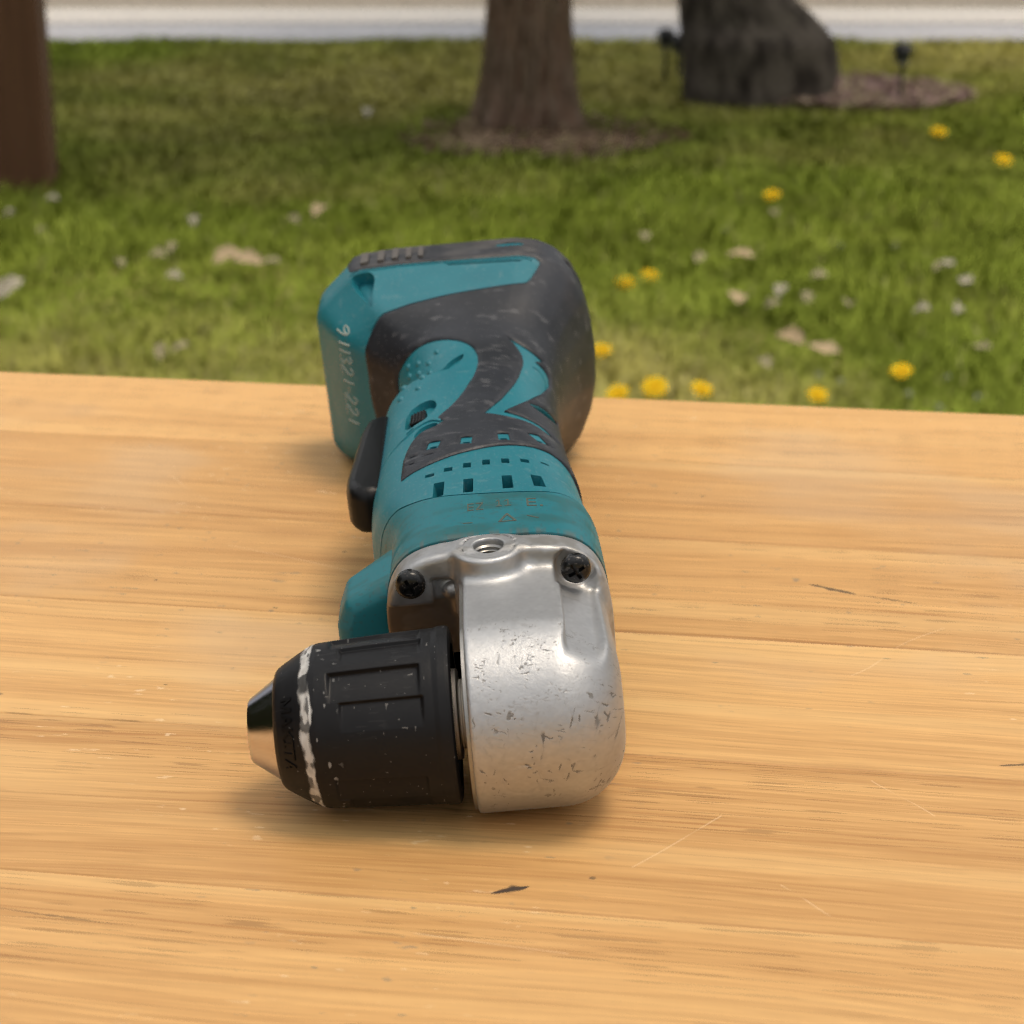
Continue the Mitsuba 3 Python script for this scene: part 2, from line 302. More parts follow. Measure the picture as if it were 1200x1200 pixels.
ridge = [prism(Polygon(spline([(-22.6, 94), (-20.5, 101), (-15.6, 104.5), (-13, 102), (-12.6, 99.5), (-15.5, 102), (-19, 99.6)])), -.5, .5)]
dots = [Manifold.sphere(1.15, 16).scale([1, 1.5, .75]).translate([u, v, 0]) for u, v in ((-27, 181), (-22.8, 174.5), (-18.7, 167.5), (-28.4, 175.5), (-23.8, 167.5), (-18.6, 158.5), (-29.6, 168), (-24.4, 159), (-19.2, 149.5), (-14.8, 172), (-25.6, 150.5), (-20.2, 140), (-26, 140))]
# raised lip along the top of the teal foot strip
lip = Polygon(tealfoot.exterior).buffer(-.2).difference(tealfoot.buffer(-1.5)).intersection(shapely.box(-26, 199, 17, 244))
step = Polygon(np.vstack([np.array(seam.coords) - [0, .5], [(45, 0.2), (-45, 0.2)]])).buffer(0)
shell = Manifold.batch_boolean([shell, prism(step, -.5, .10)] + ridge + dots + [prism(lip, -.4, .35)], m3.OpType.Add)
shell = shell - Manifold.batch_boolean(cut, m3.OpType.Add)
# the collar in front of the seam is a part of its own
shell_v, shell_f = tri(shell.refine_to_length(1.1))
sb = wmesh((shell_v, shell_f))
split_y = np.interp(shell_v[:, 0], *np.array(seam.coords).T)
cen_v = shell_v[shell_f].mean(1); infront = cen_v[:, 1] < np.interp(cen_v[:, 0], *np.array(seam.coords).T)
def sub(m, mask):
    v, f = m; f = f[mask]; k, inv = np.unique(f, return_inverse=True); return v[k], inv.reshape(-1, 3)
dput('housing', sub(sb, ~infront), 'teal_plastic', 32)
dput('collar', sub(sb, infront), 'teal_collar', 32)
# black overmould
region = black.difference(unary_union([tealfoot.buffer(.15), swoosh, eye] + v1 + [box2(a, b, 1.6, 1.6) for a, b in ((-19.2, 66), (-19.0, 72), (-14.6, 69.5))]))
marks = unary_union([Point(9.5, 262).buffer(1).intersection(Point(9.5, 262).buffer(9)) if False else box2(9, 262, 6, 7, 0, 1.5), box2(26, 262, 9, 8, -8, 2), box2(35.5, 262, 5.5, 8, -8, 2)])
region = region.difference(marks)
om = prism(region, -.25, .85)
om = om.refine_to_length(1.1)
ov, of = tri(om)
bd = region.boundary
dist = shapely.distance(shapely.points(ov[:, 0], ov[:, 1]), bd)
topv = ov[:, 2] > .5
k = np.clip(1 - dist / .9, 0, 1)
ov[topv, 2] = .30 + .55 * np.sqrt(1 - k[topv] ** 2)
dput('rubber_grip', wmesh((ov, of)), 'black_rubber', 40)
for u in (-20.6, -18.3, -16.0, -13.7, -11.4):
    dput('rubber_grip__rib', wmesh(prism(box2(u, 257, .95, 19, 0, .4), .5, 1.9).refine_to_length(.6)), 'rib_rubber', 30)
# inside of the body, seen dark through the vents
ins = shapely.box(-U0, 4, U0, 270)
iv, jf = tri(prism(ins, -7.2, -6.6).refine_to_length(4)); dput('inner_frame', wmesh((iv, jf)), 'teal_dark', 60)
# rear plate that the battery slides on
rear = [S0(np.linspace(-U0, U0, 181)[:-1], np.full(180, 277.5))[:, [0, 2]]]
rp = Polygon(rear[0]).buffer(-.4)
rear_m = CrossSection([np.array(rp.exterior.coords)[:-1].tolist()], m3.FillRule.EvenOdd).extrude(3)
rv, rf = tri(rear_m); rv = np.stack([rv[:, 0], 285.6 - rv[:, 2], rv[:, 1]], 1)
dput('battery_terminal_plate', (rv, rf), 'trigger_black', False)
# forward / reverse button in its recess
btn = rbox(-2.2, 2.2, -4.5, 4.5, -.8, 1.6, .7)
btn = btn - Manifold.batch_boolean([Manifold.cube([.45, 12, 1], True).translate([x, 0, 1.7]) for x in (-1.4, -.5, .4, 1.3)], m3.OpType.Add)
bv, bf = tri(btn.refine_to_length(1)); bv = bv + [-19.6, 111, -1.2]
dput('direction_button', wmesh((bv, bf)), 'trigger_black', 30)
# trigger: a curved lever on the chuck side of the grip
tp = spline([(-32, 115), (-37, 113.4), (-41, 114.5), (-43.2, 118), (-44.0, 125), (-43.6, 134), (-42.8, 146), (-42.0, 158), (-41.2, 168), (-39.5, 175.5), (-36, 178.5), (-32, 179)], False, 5)
tg = CrossSection([[(float(x), float(y)) for x, y in tp][::-1]], m3.FillRule.NonZero)
lay = []
for z, ins_ in ((1.5, 2.2), (2.7, .9), (4.2, .15), (11, 0), (13, .35), (14.4, 1.3), (15.2, 2.8)):
    g = Polygon(tp).buffer(-ins_ - 1e-6); lay.append((z, np.array(g.exterior.coords)[:-1]))
tr = Manifold.batch_boolean([Manifold.hull_points(np.vstack([np.c_[a, np.full(len(a), za)], np.c_[b, np.full(len(b), zb)]]).tolist()) for (za, a), (zb, b) in zip(lay[:-1], lay[1:])], m3.OpType.Add)
dput('trigger', tr, 'trigger_black', 35)
# lamp housing below the collar, on the chuck side
gs = Manifold.sphere(4.2, 28)
gh = Manifold.batch_hull([gs.translate(q) for q in ((-27, 44.5, 14.4), (-27, 61, 14.4), (-37.0, 45, 9.8), (-37.0, 57, 9.8), (-38.7, 45, 5.5), (-38.7, 57, 5.5), (-38.8, 45, -12), (-38.8, 57, -12), (-27, 44.5, -16), (-27, 61, -16))])
gh = gh - Manifold.cylinder(6, 3.2, 3.2, 24).rotate([90, 0, 0]).translate([-36, 43, -4]) - rbox(-45, -38.5, 36, 50, -2.5, 1.5, 1)
dput('lamp_housing', gh, 'teal_collar', 40)
dput('lamp_housing__lens', Manifold.sphere(3.0, 24).scale([1, .6, 1]).translate([-36, 42.2, -4]), 'dull_steel', True)

# ------------------------------------------------------------------ gear head: smooth solid from a distance field
def surface(fn, lo, hi, h):
    """surface nets of fn (negative inside) with the vertices pulled onto the surface"""
    ax = [np.arange(a, b + h, h) for a, b in zip(lo, hi)]; n = [len(a) for a in ax]
    G = np.stack(np.meshgrid(*ax, indexing='ij'), -1); F = np.concatenate([fn(s.reshape(-1, 3)) for s in G]).reshape(n)
    S = F < 0; c = sum(S[i:n[0] - 1 + i, j:n[1] - 1 + j, k:n[2] - 1 + k].astype(int) for i in (0, 1) for j in (0, 1) for k in (0, 1))
    act = (c > 0) & (c < 8); idx = -np.ones(act.shape, int); idx[act] = np.arange(act.sum()); I = np.argwhere(act)
    acc = np.zeros((len(I), 3)); cnt = np.zeros(len(I)); cs = [(i, j, k) for i in (0, 1) for j in (0, 1) for k in (0, 1)]
    for a in cs:
        for b in cs:
            if sum(b) - sum(a) == 1 and all(y >= x for x, y in zip(a, b)):
                fa, fb = F[tuple((I + a).T)], F[tuple((I + b).T)]; m = (fa < 0) != (fb < 0); t = fa / np.where(m, fa - fb, 1)
                acc[m] += (np.array(a) + (np.array(b) - a) * t[:, None])[m]; cnt[m] += 1
    V = np.array(lo) + (I + acc / cnt[:, None]) * h
    faces = []
    for d in range(3):
        e1, e2 = [(1, 2), (2, 0), (0, 1)][d]; sl = [slice(None)] * 3; s2 = [slice(None)] * 3; sl[d] = slice(0, -1); s2[d] = slice(1, None)
        a, b = S[tuple(sl)], S[tuple(s2)]; E = np.argwhere(a != b); E = E[(E[:, e1] > 0) & (E[:, e2] > 0) & (E[:, e1] < n[e1] - 1) & (E[:, e2] < n[e2] - 1)]
        fl = a[tuple(E.T)]; o1, o2 = np.eye(3, dtype=int)[e1], np.eye(3, dtype=int)[e2]
        q = np.stack([idx[tuple((E - o1 - o2).T)], idx[tuple((E - o2).T)], idx[tuple(E.T)], idx[tuple((E - o1).T)]], 1)
        faces.append(np.where(fl[:, None], q, q[:, ::-1]))
    for _ in range(3):
        e = h * .05; g = np.stack([fn(V + d) - fn(V - d) for d in np.eye(3) * e], 1) / (2 * e); f0 = fn(V)
        V = V - np.clip(f0, -h, h)[:, None] * g / (np.maximum((g * g).sum(1), .2))[:, None]
    F4 = np.vstack(faces); return V, np.vstack([F4[:, [0, 1, 2]], F4[:, [0, 2, 3]]])
def smin(a, b, k): hh = np.clip(.5 + .5 * (b - a) / k, 0, 1); return b * (1 - hh) + a * hh - k * hh * (1 - hh)
def smax(a, b, k): return -smin(-a, -b, k)
def fbox(p, c, hs, r):
    q = abs(p - np.array(c)) - np.array(hs) + r
    return np.linalg.norm(np.maximum(q, 0), axis=1) + np.minimum(q.max(1), 0) - r
def fcyl(p, c, axis, r, hh, rr=.5):
    d = p - np.array(c); o = [i for i in range(3) if i != axis]
    q = np.stack([np.hypot(d[:, o[0]], d[:, o[1]]) - r + rr, abs(d[:, axis]) - hh + rr], 1)
    return np.linalg.norm(np.maximum(q, 0), axis=1) + np.minimum(q.max(1), 0) - rr
_fl = radial(sec(-29.6, 26.6, 29.2, -24.6, 3.7))
def head(p):
    X, Y, Z = p.T
    # stadium slab round the spindle axis
    Yn = Y - 2.6
    st = np.hypot(np.minimum(Yn, 0), Z) - 23.7
    st = np.where(Yn > 0, abs(Z) - 23.7, st)
    def slab(dx, r):
        q = np.stack([st + r, dx + r], 1); return np.linalg.norm(np.maximum(q, 0), axis=1) + np.minimum(q.max(1), 0) - r
    body = np.maximum(slab(X - 26.2 + np.clip(Y, 0, 40) * .03, 15.5), slab(-9.6 - X, 1.0))
    body = np.maximum(body, Y - 38)
    # flange plate
    th = np.arctan2(X - CEN[0], Z - CEN[1]); rr = np.interp(th, TH, _fl); fr = (np.hypot(X - CEN[0], Z - CEN[1]) - rr) * .93
    q = np.stack([fr + 1.6, abs(Y - 35.4) - 4.6 + 1.6], 1); fl = np.linalg.norm(np.maximum(q, 0), axis=1) + np.minimum(q.max(1), 0) - 1.6
    # left lower part of the plate steps back below the screw pad and beside it
    fl = smax(fl, -fbox(p, (-13.2, 28, 12), (3.9, 5.2, 10.4), 1.0), 1.0)
    fl = smax(fl, -np.maximum(np.maximum((Y - 33.6) * .9 + (Z - 15.8) * .3, Z - 15.8), X + 9), .8)
    # boss of the side handle hole
    boss = np.maximum(fcyl(p, (-3.0, 33.2, 20), 2, 8.6, 9.2, 1.2), -Z + 12)
    fl = smin(fl, boss, 2.2)
    d = smin(body, fl, 3.2)
    # rib that links pad and boss
    # long pocket on the right shoulder, for the screwdriver
    c, s = math.cos(math.radians(26)), math.sin(math.radians(26))
    R = np.stack([(X - 19.5) * c - (Z - 22.5) * s, Y, (X - 19.5) * s + (Z - 22.5) * c], 1)
    pocket = fbox(R, (.4, 9, 2.6), (5.2, 22, 7.4), 1.8)
    pocket = np.maximum(pocket, Y - 31)
    d = smax(d, -pocket, 1.3)
    d = smax(d, -np.maximum(fcyl(p, (18.4, 27, 23.2), 1, 5.2, 5, .8), -(Y - 22)), 1.0)
    # small round ejector bump
    d = smin(d, np.linalg.norm((p - [-12.6, 33.2, 18.6]) * [1, .9, 1], axis=1) - 2.2, .5)
    # tapped hole and the ring round it
    hr = np.hypot(X + 2.6, Y - 33.3)
    d = smax(d, -np.maximum(hr - 3.75, 20 - Z), .35)
    d = smax(d, -np.maximum(abs(hr - 6.6) - .18, 28.9 - Z), .15)
    # cast parting line on top of the flange
    d = smax(d, -np.maximum(abs(X - 7.6 + .1 * (Y - 36)) - .15, 28.95 - Z), .12)
    # plug mark low on the nose
    a = np.arctan2(Z, -Yn); pr = np.hypot((X - 1.5), (a + .28) * 24)
    d = np.maximum(d, -(np.maximum(abs(pr - 4.6) - .2, -(st + .16))))
    return d
hv, hf = surface(head, (-32, -27, -28), (30, 42, 32), .55)
dput('gear_head', (hv, hf), 'cast_silver', True)
# thread inside the tapped hole
th_ = [lathe([(0, 3.8), (.45, 3.25), (.9, 3.8)], 40) for _ in range(7)]
dput('gear_head__thread', join([(v + [-2.6, 33.3, 20.6 + 1.1 * i], f) for i, (v, f) in enumerate(th_)]), 'dull_steel', 30)
dput('gear_head__thread_bottom', Manifold.cylinder(1, 3.9, 3.9, 32).translate([-2.6, 33.3, 19.2]), 'dark_steel', False)
# bearing cover between head and chuck
bp = Polygon([(-22.6, -1), (22.6, -1), (22.6, 26), (-22.6, 26)]).union(Point(0, 0).buffer(22.6, quad_segs=24))
bm = CrossSection([[(float(-b), float(a)) for a, b in np.array(bp.exterior.coords)[:-1]]], m3.FillRule.NonZero).extrude(1.5)
bv, bf = tri(bm); bv = np.stack([-10.35 + bv[:, 2], 2.6 - bv[:, 0], bv[:, 1]], 1)
dput('bearing_cover', (bv, bf), 'dull_steel', False)
def screw(c):
    dome = Manifold(m3.Mesh(*(lambda vf: (np.asarray(vf[0], np.float32), np.asarray(vf[1], np.uint32)))(tri(trimesh.convex.convex_hull(lathe([(0, 3.7), (1.6, 3.7), (2.3, 3.4), (2.9, 2.7), (3.2, 1.6), (3.3, .01)], 48)[0])))))
    dome = dome - Manifold.cube([.95, 4.4, 3.4], True).translate([0, 0, 3.1]).rotate([0, 0, 28]) - Manifold.cube([4.4, .95, 3.4], True).translate([0, 0, 3.1]).rotate([0, 0, 28])
    v, f = tri(dome.refine_to_length(.8)); v = np.stack([v[:, 0], -v[:, 2], v[:, 1]], 1) + c
    return v, f
dput('screw', screw(np.array([-22.4, 31.2, 22.2])), 'black_screw', 35)
dput('screw', screw(np.array([18.3, 29.2, 23.6])), 'black_screw', 35)

# ------------------------------------------------------------------ chuck (turned about the -X axis)
def alongx(v): return np.stack([-.1 - v[:, 2], v[:, 1] + 2.6, v[:, 0]], 1)       # lathe z -> -X
prof = [(13.0, 17.0), (13.0, 19.8), (13.4, 20.8), (14.2, 21.15), (16, 21.1), (17.2, 20.75), (18, 20.75), (30, 20.3), (40, 19.75), (44.5, 19.45), (46.0, 19.1), (47.2, 18.5), (49, 17.5), (51, 16.3), (52.8, 15.2), (54, 14.4), (54.7, 13.6), (55, 12.7), (54.6, 12.4)]
pp = np.array(prof); seg = [np.linspace(pp[i], pp[i + 1], max(2, int(np.ceil(np.hypot(*(pp[i + 1] - pp[i])) / .35)) + 1))[:-1] for i in range(len(pp) - 1)]
pp = np.vstack(seg + [pp[-1:]])
NA = 720
cv, cf = lathe(pp, NA)
ax_, ang = cv[:, 2], np.arctan2(cv[:, 1], cv[:, 0])
# flutes: alternate long and short panels, each a shallow scoop with a crisp upper edge
dd = (math.radians(64.6) - np.arctan2(cv[:, 0], -cv[:, 1])) % (2 * PI) % math.radians(78); dd = np.degrees(dd)
st_ = lambda x, w: np.clip(x / w, 0, 1)
in1 = st_(ax_ - 20.0, .5) * st_(41.5 - ax_, .6); in2 = st_(ax_ - 19.5, .5) * st_(39.0 - ax_, .6)
scoop = np.where(dd < 23, in1 * st_(dd, .8) * (1 - dd / 23 * .85) * 1.15, np.where(dd < 43, in2 * (.17 + .95 * st_(dd - 23, .8)) * (1 - (dd - 23) / 20), 0))
cv[:, :2] *= (1 - scoop / np.maximum(np.hypot(cv[:, 0], cv[:, 1]), 1))[:, None]
cv = alongx(cv)
dput('chuck', (cv, cf), 'chuck_black', 25)
nose = [(53.8, 12.9), (54.2, 12.9), (54.5, 12.6), (61.2, 7.9), (61.7, 7.4), (61.7, 6.4), (61.0, 5.6), (56, 5.2)]
nv, nf_ = lathe(nose, 128); dput('chuck__nose_cone', (alongx(nv), nf_), 'polished_steel', 25)
for kx in range(3):
    jv, jf_ = tri(rbox(-1.7, 1.7, -1.7, 2.6, 0, 8, .5)); a = kx * 2 * PI / 3 + .4
    jv = jv + [0, 3.1, 53.4]; jv = np.stack([jv[:, 0] * np.cos(a) - jv[:, 1] * np.sin(a), jv[:, 0] * np.sin(a) + jv[:, 1] * np.cos(a), jv[:, 2]], 1)
    dput('chuck__jaw', (alongx(jv), jf_), 'dark_steel', 30)
rv_, rf_ = lathe([(11.6, 8.6), (11.8, 9.1), (14.2, 9.1), (14.4, 8.6)], 96); 
rv_, rf_ = lathe([(10.9, 3), (10.9, 8.2), (12.0, 8.2), (12.0, 10.4), (12.4, 10.8), (14.0, 10.8), (14.3, 10.4), (14.3, 3)], 128); dput('chuck__rear_ring', (alongx(rv_), rf_), 'knurled_steel', 30)
bk, bkf = lathe([(15, 3), (15, 18.5), (13.6, 18.5)], 96); dput('chuck__back_plate', (alongx(bk), bkf), 'trigger_black', 30)
sp, spf = lathe([(8.6, 3), (8.6, 7.4), (11.2, 7.4)], 64); dput('spindle', (alongx(sp), spf), 'dull_steel', 30)
# raised maker's name on the chuck's taper; capitals read down the near side
tx = meshkit.text_mesh('MAKITA', 2.4, .62, bold=True); tx = tx.subdivide().subdivide()
tv = np.array(tx.vertices); tw = tv[:, 0].max(); tv[:, 0] *= 19.0 / tw
def on_chuck(v, amid, x_base):
    ax = x_base - v[:, 1]; r = np.interp(ax, np.array(prof)[4:, 0], np.array(prof)[4:, 1]) - .22 + v[:, 2]
    a = amid - (v[:, 0] - 9.5) / 17.0                                    # angle above the horizontal on the side facing -Y
    return np.stack([-.1 - ax, 2.6 - r * np.cos(a), r * np.sin(a)], 1)
dput('chuck__lettering', (on_chuck(tv, .38, 52.6), np.array(tx.faces)), 'trigger_black', False)

# ------------------------------------------------------------------ writing on the drill
def flat_text(s, h, u, v, sx, depth=.35, rot=0.0, t0=.0):
    m = meshkit.text_mesh(s, h, depth).subdivide().subdivide(); q = np.array(m.vertices); q[:, 0] *= sx
    c, s_ = math.cos(rot), math.sin(rot)
    q = np.stack([u + q[:, 0] * c - q[:, 1] * s_, v + q[:, 0] * s_ + q[:, 1] * c, t0 + q[:, 2]], 1)
    return warp(q), np.array(m.faces)
dput('collar__lettering', join([flat_text('EZ', 5.0, -3.9, 17.2, .55, .2), flat_text('11', 4.6, 3.3, 18.6, .55, .2), flat_text('E.', 5.6, 10.6, 17.6, .62, .2)]), 'worn_print', False)
tri_ = LineString([(4.4, 8.2), (8.2, 8.2), (6.3, 13), (4.4, 8.2)]).buffer(.3)
dput('collar__moulded_mark', wmesh(prism(tri_.union(LineString([(-4.5, 9), (-2.5, 9)]).buffer(.25)).union(LineString([(11, 11), (13, 9.5)]).buffer(.25)), .0, .2).refine_to_length(.8)), 'worn_print', False)
# hand-written white marker number running down the left of the battery foot; strokes in a 1 x 1.6 cell
GL = {'9': [[(.8, 1.25), (.6, 1.6), (.25, 1.5), (.2, 1.1), (.5, .95), (.8, 1.25), (.78, .6), (.6, 0)]], '1': [[(.5, 1.5), (.45, .1)]], '3': [[(.15, 1.35), (.5, 1.6), (.8, 1.3), (.45, .95), (.85, .6), (.6, .1), (.15, .2)]],
      '2': [[(.15, 1.25), (.45, 1.6), (.8, 1.3), (.55, .7), (.1, .1), (.95, .1)]], '-': [[(.2, .8), (.8, .65)]]}
strokes = []
x = 0
for ch in '911321-221':
    for st in GL[ch]: strokes.append(np.array(st) * [1, 1] + [x, 0])
    x += {'1': .72, '-': .95}.get(ch, 1.12)
HW = x
def hand(st):
    q = spline(st, False, 10) if len(st) > 2 else np.linspace(st[0], st[1], 14)
    return q
# the line of writing, from its first to its last character, across the foot's front (X, Z), laid on the surface along Y
HA, HB = np.array([-49.5, 26.0]), np.array([-49.0, -9.0]); HD = (HB - HA) / np.linalg.norm(HB - HA); HN = np.array([-HD[1], HD[0]]); LEN = np.linalg.norm(HB - HA)
vv_ = np.linspace(190, 246, 225)
def hand_uv(q):
    xz = HA + HD * (q[:, :1] / HW * LEN) + HN * ((q[:, 1:] - .8) * 2.7); d_ = xz - CEN; th = np.arctan2(d_[:, 0], d_[:, 1]); R_ = np.hypot(*d_.T)
    v = [np.interp(r_, np.maximum.accumulate(RG(np.c_[vv_, np.full(len(vv_), t_)])), vv_) for r_, t_ in zip(R_, th)]
    return np.c_[th * KU, v]
ink = []
for st in strokes:
    q = hand_uv(hand(st)); P3 = warp(np.c_[q, np.full(len(q), .06)]); ink.append(tube(P3, .27 + .09 * np.sin(np.arange(len(q)) * 1.7), 6))
dput('handwritten_number', join(ink), 'marker_white', True)

tag(D, 'teal and black cordless right-angle drill with silver gear head, lying on the wooden table', 'drill')
tag(f'{D}__gear_head', 'scratched silver cast metal gear head')
tag(f'{D}__chuck', 'black keyless chuck with a scraped ring of white paint')
tag(f'{D}__rubber_grip', 'scuffed black rubber grip with curved cut-outs')
tag(f'{D}__chuck__lettering', 'raised black letters MAKITA on the chuck taper')
tag(f'{D}__handwritten_number', 'white hand-written number 911321-221')

# ------------------------------------------------------------------ table
TA = math.radians(-8.5); TD = np.array([math.cos(TA), math.sin(TA)]); TN = np.array([-math.sin(TA), math.cos(TA)])
EDGE = float(np.array([0, .782]) @ TN); PW = 0.0775
# stains and gouges of the table top: x0, y0, x1, y1 (world), half width, darkness
GOUGE = [(0.0905, 0.5785, 0.1035, 0.5705, .0009, .8), (0.1055, 0.5695, 0.1205, 0.5632, .0006, .55), (-0.0045, 0.3965, 0.0038, 0.3995, .0013, .95),
         (0.1215, 0.458, 0.131, 0.459, .0006, .7), (-0.111, 0.3900, -0.0850, 0.3835, .0004, .4), (-0.2050, 0.5330, -0.1800, 0.5390, .0006, .35), (-0.0550, 0.3430, -0.0300, 0.3465, .0004, .5)]
DOTS = [(-0.0460, 0.6300, .0008), (-0.0530, 0.6060, .0010), (-0.1090, 0.5820, .0007), (-0.0700, 0.560, .0010), (0.0560, 0.6620, .0009), (0.0650, 0.6590, .0009), (0.1090, 0.5640, .0011), (-0.1380, 0.5000, .0013), (-0.0940, 0.5060, .0009), (0.0180, 0.4030, .0010), (-0.1500, 0.3850, .0007)]
SCRATCH = [(0.028, 0.408, 0.050, 0.432), (0.092, 0.512, 0.124, 0.545), (-0.196, 0.563, -0.178, 0.59), (-0.186, 0.56, -0.166, 0.585), (0.09, 0.45, 0.10, 0.432), (-0.09, 0.612, -0.05, 0.59), (-0.15, 0.43, -0.135, 0.455), (0.15, 0.40, 0.142, 0.425), (0.115, 0.425, 0.128, 0.405), (-0.02, 0.38, 0.01, 0.372), (0.16, 0.52, 0.172, 0.5), (-0.12, 0.68, -0.105, 0.655), (0.06, 0.40, 0.078, 0.378)]
def wood_uv(p):
    a = p.x * float(TD[0]) + p.y * float(TD[1]); b = EDGE - (p.x * float(TN[0]) + p.y * float(TN[1]))
    return a, b
def wood_parts(p):
    a, b = wood_uv(p); k = dr.floor(b / PW)
    r1, r2, r3 = cell_rand(k, 3), cell_rand(k, 7), cell_rand(k, 11)
    aa = a + r1 * 7; wav = (fbm(aa * 2.2, b * 5 + r2 * 9, 1.0, 3) - .5) * .045 + (noise(aa * 9, b * 20, 3.0) - .5) * .004
    y = b + wav
    ring = fbm(aa * .8, y * 62 + r3 * 30, 2.0, 3)
    streak = .55 * fbm(aa * 7, y * 230, 5.0, 3) + .45 * fbm(aa * 26, y * 620, 9.0, 3)
    fine = noise(aa * 60, y * 1500, 8.0)
    pore = smoothstep(.74, .86, noise(aa * 70, b * 1900, 4.0)) * (.25 + .75 * smoothstep(.45, .62, fbm(aa * 3, b * 28, 6.0, 2)))
    for fr, sd in ((150.0, 0.0), (330.0, 5.0)):
        g = y * fr + fbm(aa * 1.6, y * 14 + sd, 4.0, 2) * 2.4; fl = dr.floor(g); d_ = dr.abs(g - fl - .5) * 2
        streak = streak + smoothstep(.72, 1.0, 1 - d_) * smoothstep(.45, .85, noise(aa * 3.5 + sd, fl * 1.7, 2.0)) * (.42 if sd == 0 else .30)
    return k, r1, r2, r3, a, b, ring, streak, fine, pore
def wood_col(p, n, uv):
    k, r1, r2, r3, a, b, ring, streak, fine, pore = wood_parts(p)
    tone = mi.Float(0)
    for kk, tv_ in enumerate((-.28, .15, .0, -.15, .15, -.06, .08)): tone = dr.select(dr.abs(k - kk) < .5, tv_, tone)
    t = dr.clip(.38 + (ring - .5) * .70 + (streak - .5) * .78 + (fine - .5) * .40 + tone, 0, 1)
    c = mix((.65, .385, .150), (.405, .20, .066), t)
    c = mix(c, (.72, .475, .205), smoothstep(.55, .8, noise(a * 3.1 + 3, b * 75 + 5, r1 * 9)) * .35)
    c = mix(c, (.18, .085, .03), pore * .38)
    # faint grey wear and pale rubbed patches
    c = mix(c, (.52, .41, .28), smoothstep(.55, .85, fbm(a * 13, b * 20, 2.0, 4)) * .28)
    c = mix(c, (.25, .19, .13), smoothstep(.78, .90, fbm(a * 190, b * 420, 12.0, 3)) * smoothstep(.52, .70, fbm(a * 12, b * 14, 3.0, 2)) * .6)
    c = mix(c, (.78, .60, .38), smoothstep(.78, .90, fbm(a * 190, b * 480, 2.0, 3)) * smoothstep(.50, .68, fbm(a * 11 + 4, b * 13, 8.0, 2)) * .5)
    w = (noise(p.x * 500, p.y * 500, 1.0) - .5)
    for x0, y0, x1, y1, hw, dk in GOUGE:
        d, tt = segd(p.x, p.y, x0, y0, x1, y1); hwid = hw * (4 * tt * (1 - tt) + .15)
        c = mix(c, (.035, .028, .025), (1 - smoothstep(.5, 1.15, d / hwid + w * .9)) * dk)
    for x0, y0, r in DOTS:
        d = dr.sqrt(dr.square(p.x - x0) + dr.square((p.y - y0) * 1.4)); c = mix(c, (.09, .065, .04), (1 - smoothstep(.4, 1.1, d / r + w * .8)) * .7)
    for x0, y0, x1, y1 in SCRATCH:
        d, tt = segd(p.x + (noise(p.y * 60, x0 * 90) - .5) * .006, p.y, x0, y0, x1, y1)
        c = mix(c, (.76, .56, .34), (1 - smoothstep(.00006, .00035, d)) * smoothstep(.05, .5, noise(tt * 4 + .3, x0 * 50)) * .38)
    return c
def wood_bump(p, n, uv):
    a, b = wood_uv(p); k = dr.floor(b / PW)
    return (noise(a * 30, b * 900, 8.0) - .5) * 0.00005 - smoothstep(.74, .84, noise(a * 60, b * 1500, 4.0)) * 0.00005
scene['table_wood'] = bump({'type': 'principled', 'base_color': proc(wood_col), 'roughness': .46, 'specular': .38}, wood_bump, eps=2e-4)
def tpt(a, b, z): return np.array([*(TD * a + TN * (EDGE - b)), z])
TB = 'wooden_table'
for i in range(10):
    b0, b1 = i * PW + .00012, (i + 1) * PW - .00012
    ch = .0011 if i == 0 else .00025
    a0, a1 = -.62, .74
    # chamfered plank
    sect = [(b0, -.036), (b0, -ch * 1.6), (b0 + ch * .45, -ch * .5), (b0 + ch * 1.6, 0), (b1 - .0004, 0), (b1, -.0004), (b1, -.036)]
    v = np.array([tpt(a, b, z) for a in (a0, a1) for b, z in sect]); n_ = len(sect)
    f = [[j, j + 1, n_ + j + 1, n_ + j] for j in range(n_ - 1)] + [[n_ - 1, 0, n_, 2 * n_ - 1]]
    f = [[q[0], q[1], q[2]] for q in f] + [[q[0], q[2], q[3]] for q in f] + [[0, j + 1, j] for j in range(1, n_ - 1)] + [[n_, n_ + j, n_ + j + 1] for j in range(1, n_ - 1)]
    put(f'{TB}__plank', (v, np.array(f)), 'table_wood', False)
def plain_wood(p, n, uv):
    return mix((.50, .30, .13), (.36, .19, .07), fbm(p.x * 40, p.y * 40, p.z * 3, 3))
scene['leg_wood'] = P(proc(plain_wood), .5)
def tbox(a0, a1, b0, b1, z0, z1, r=.004):
    v, f = tri(rbox(a0, a1, b0, b1, z0, z1, r, 12)); return np.array([tpt(*q) for q in v]), f[:, ::-1]
for a in (-.56, .62):
    for b in (.05, .66): put(f'{TB}__leg', tbox(a, a + .065, b, b + .065, GROUND - .01, -.0362), 'leg_wood', 30)
put(f'{TB}__apron', tbox(-.494, .619, .066, .088, -.13, -.0363), 'leg_wood', 30)
put(f'{TB}__apron', tbox(-.494, .619, .688, .71, -.13, -.0363), 'leg_wood', 30)
tag(TB, 'honey-coloured table of edge-glued wooden planks, scratched and dented, under the drill', 'table')

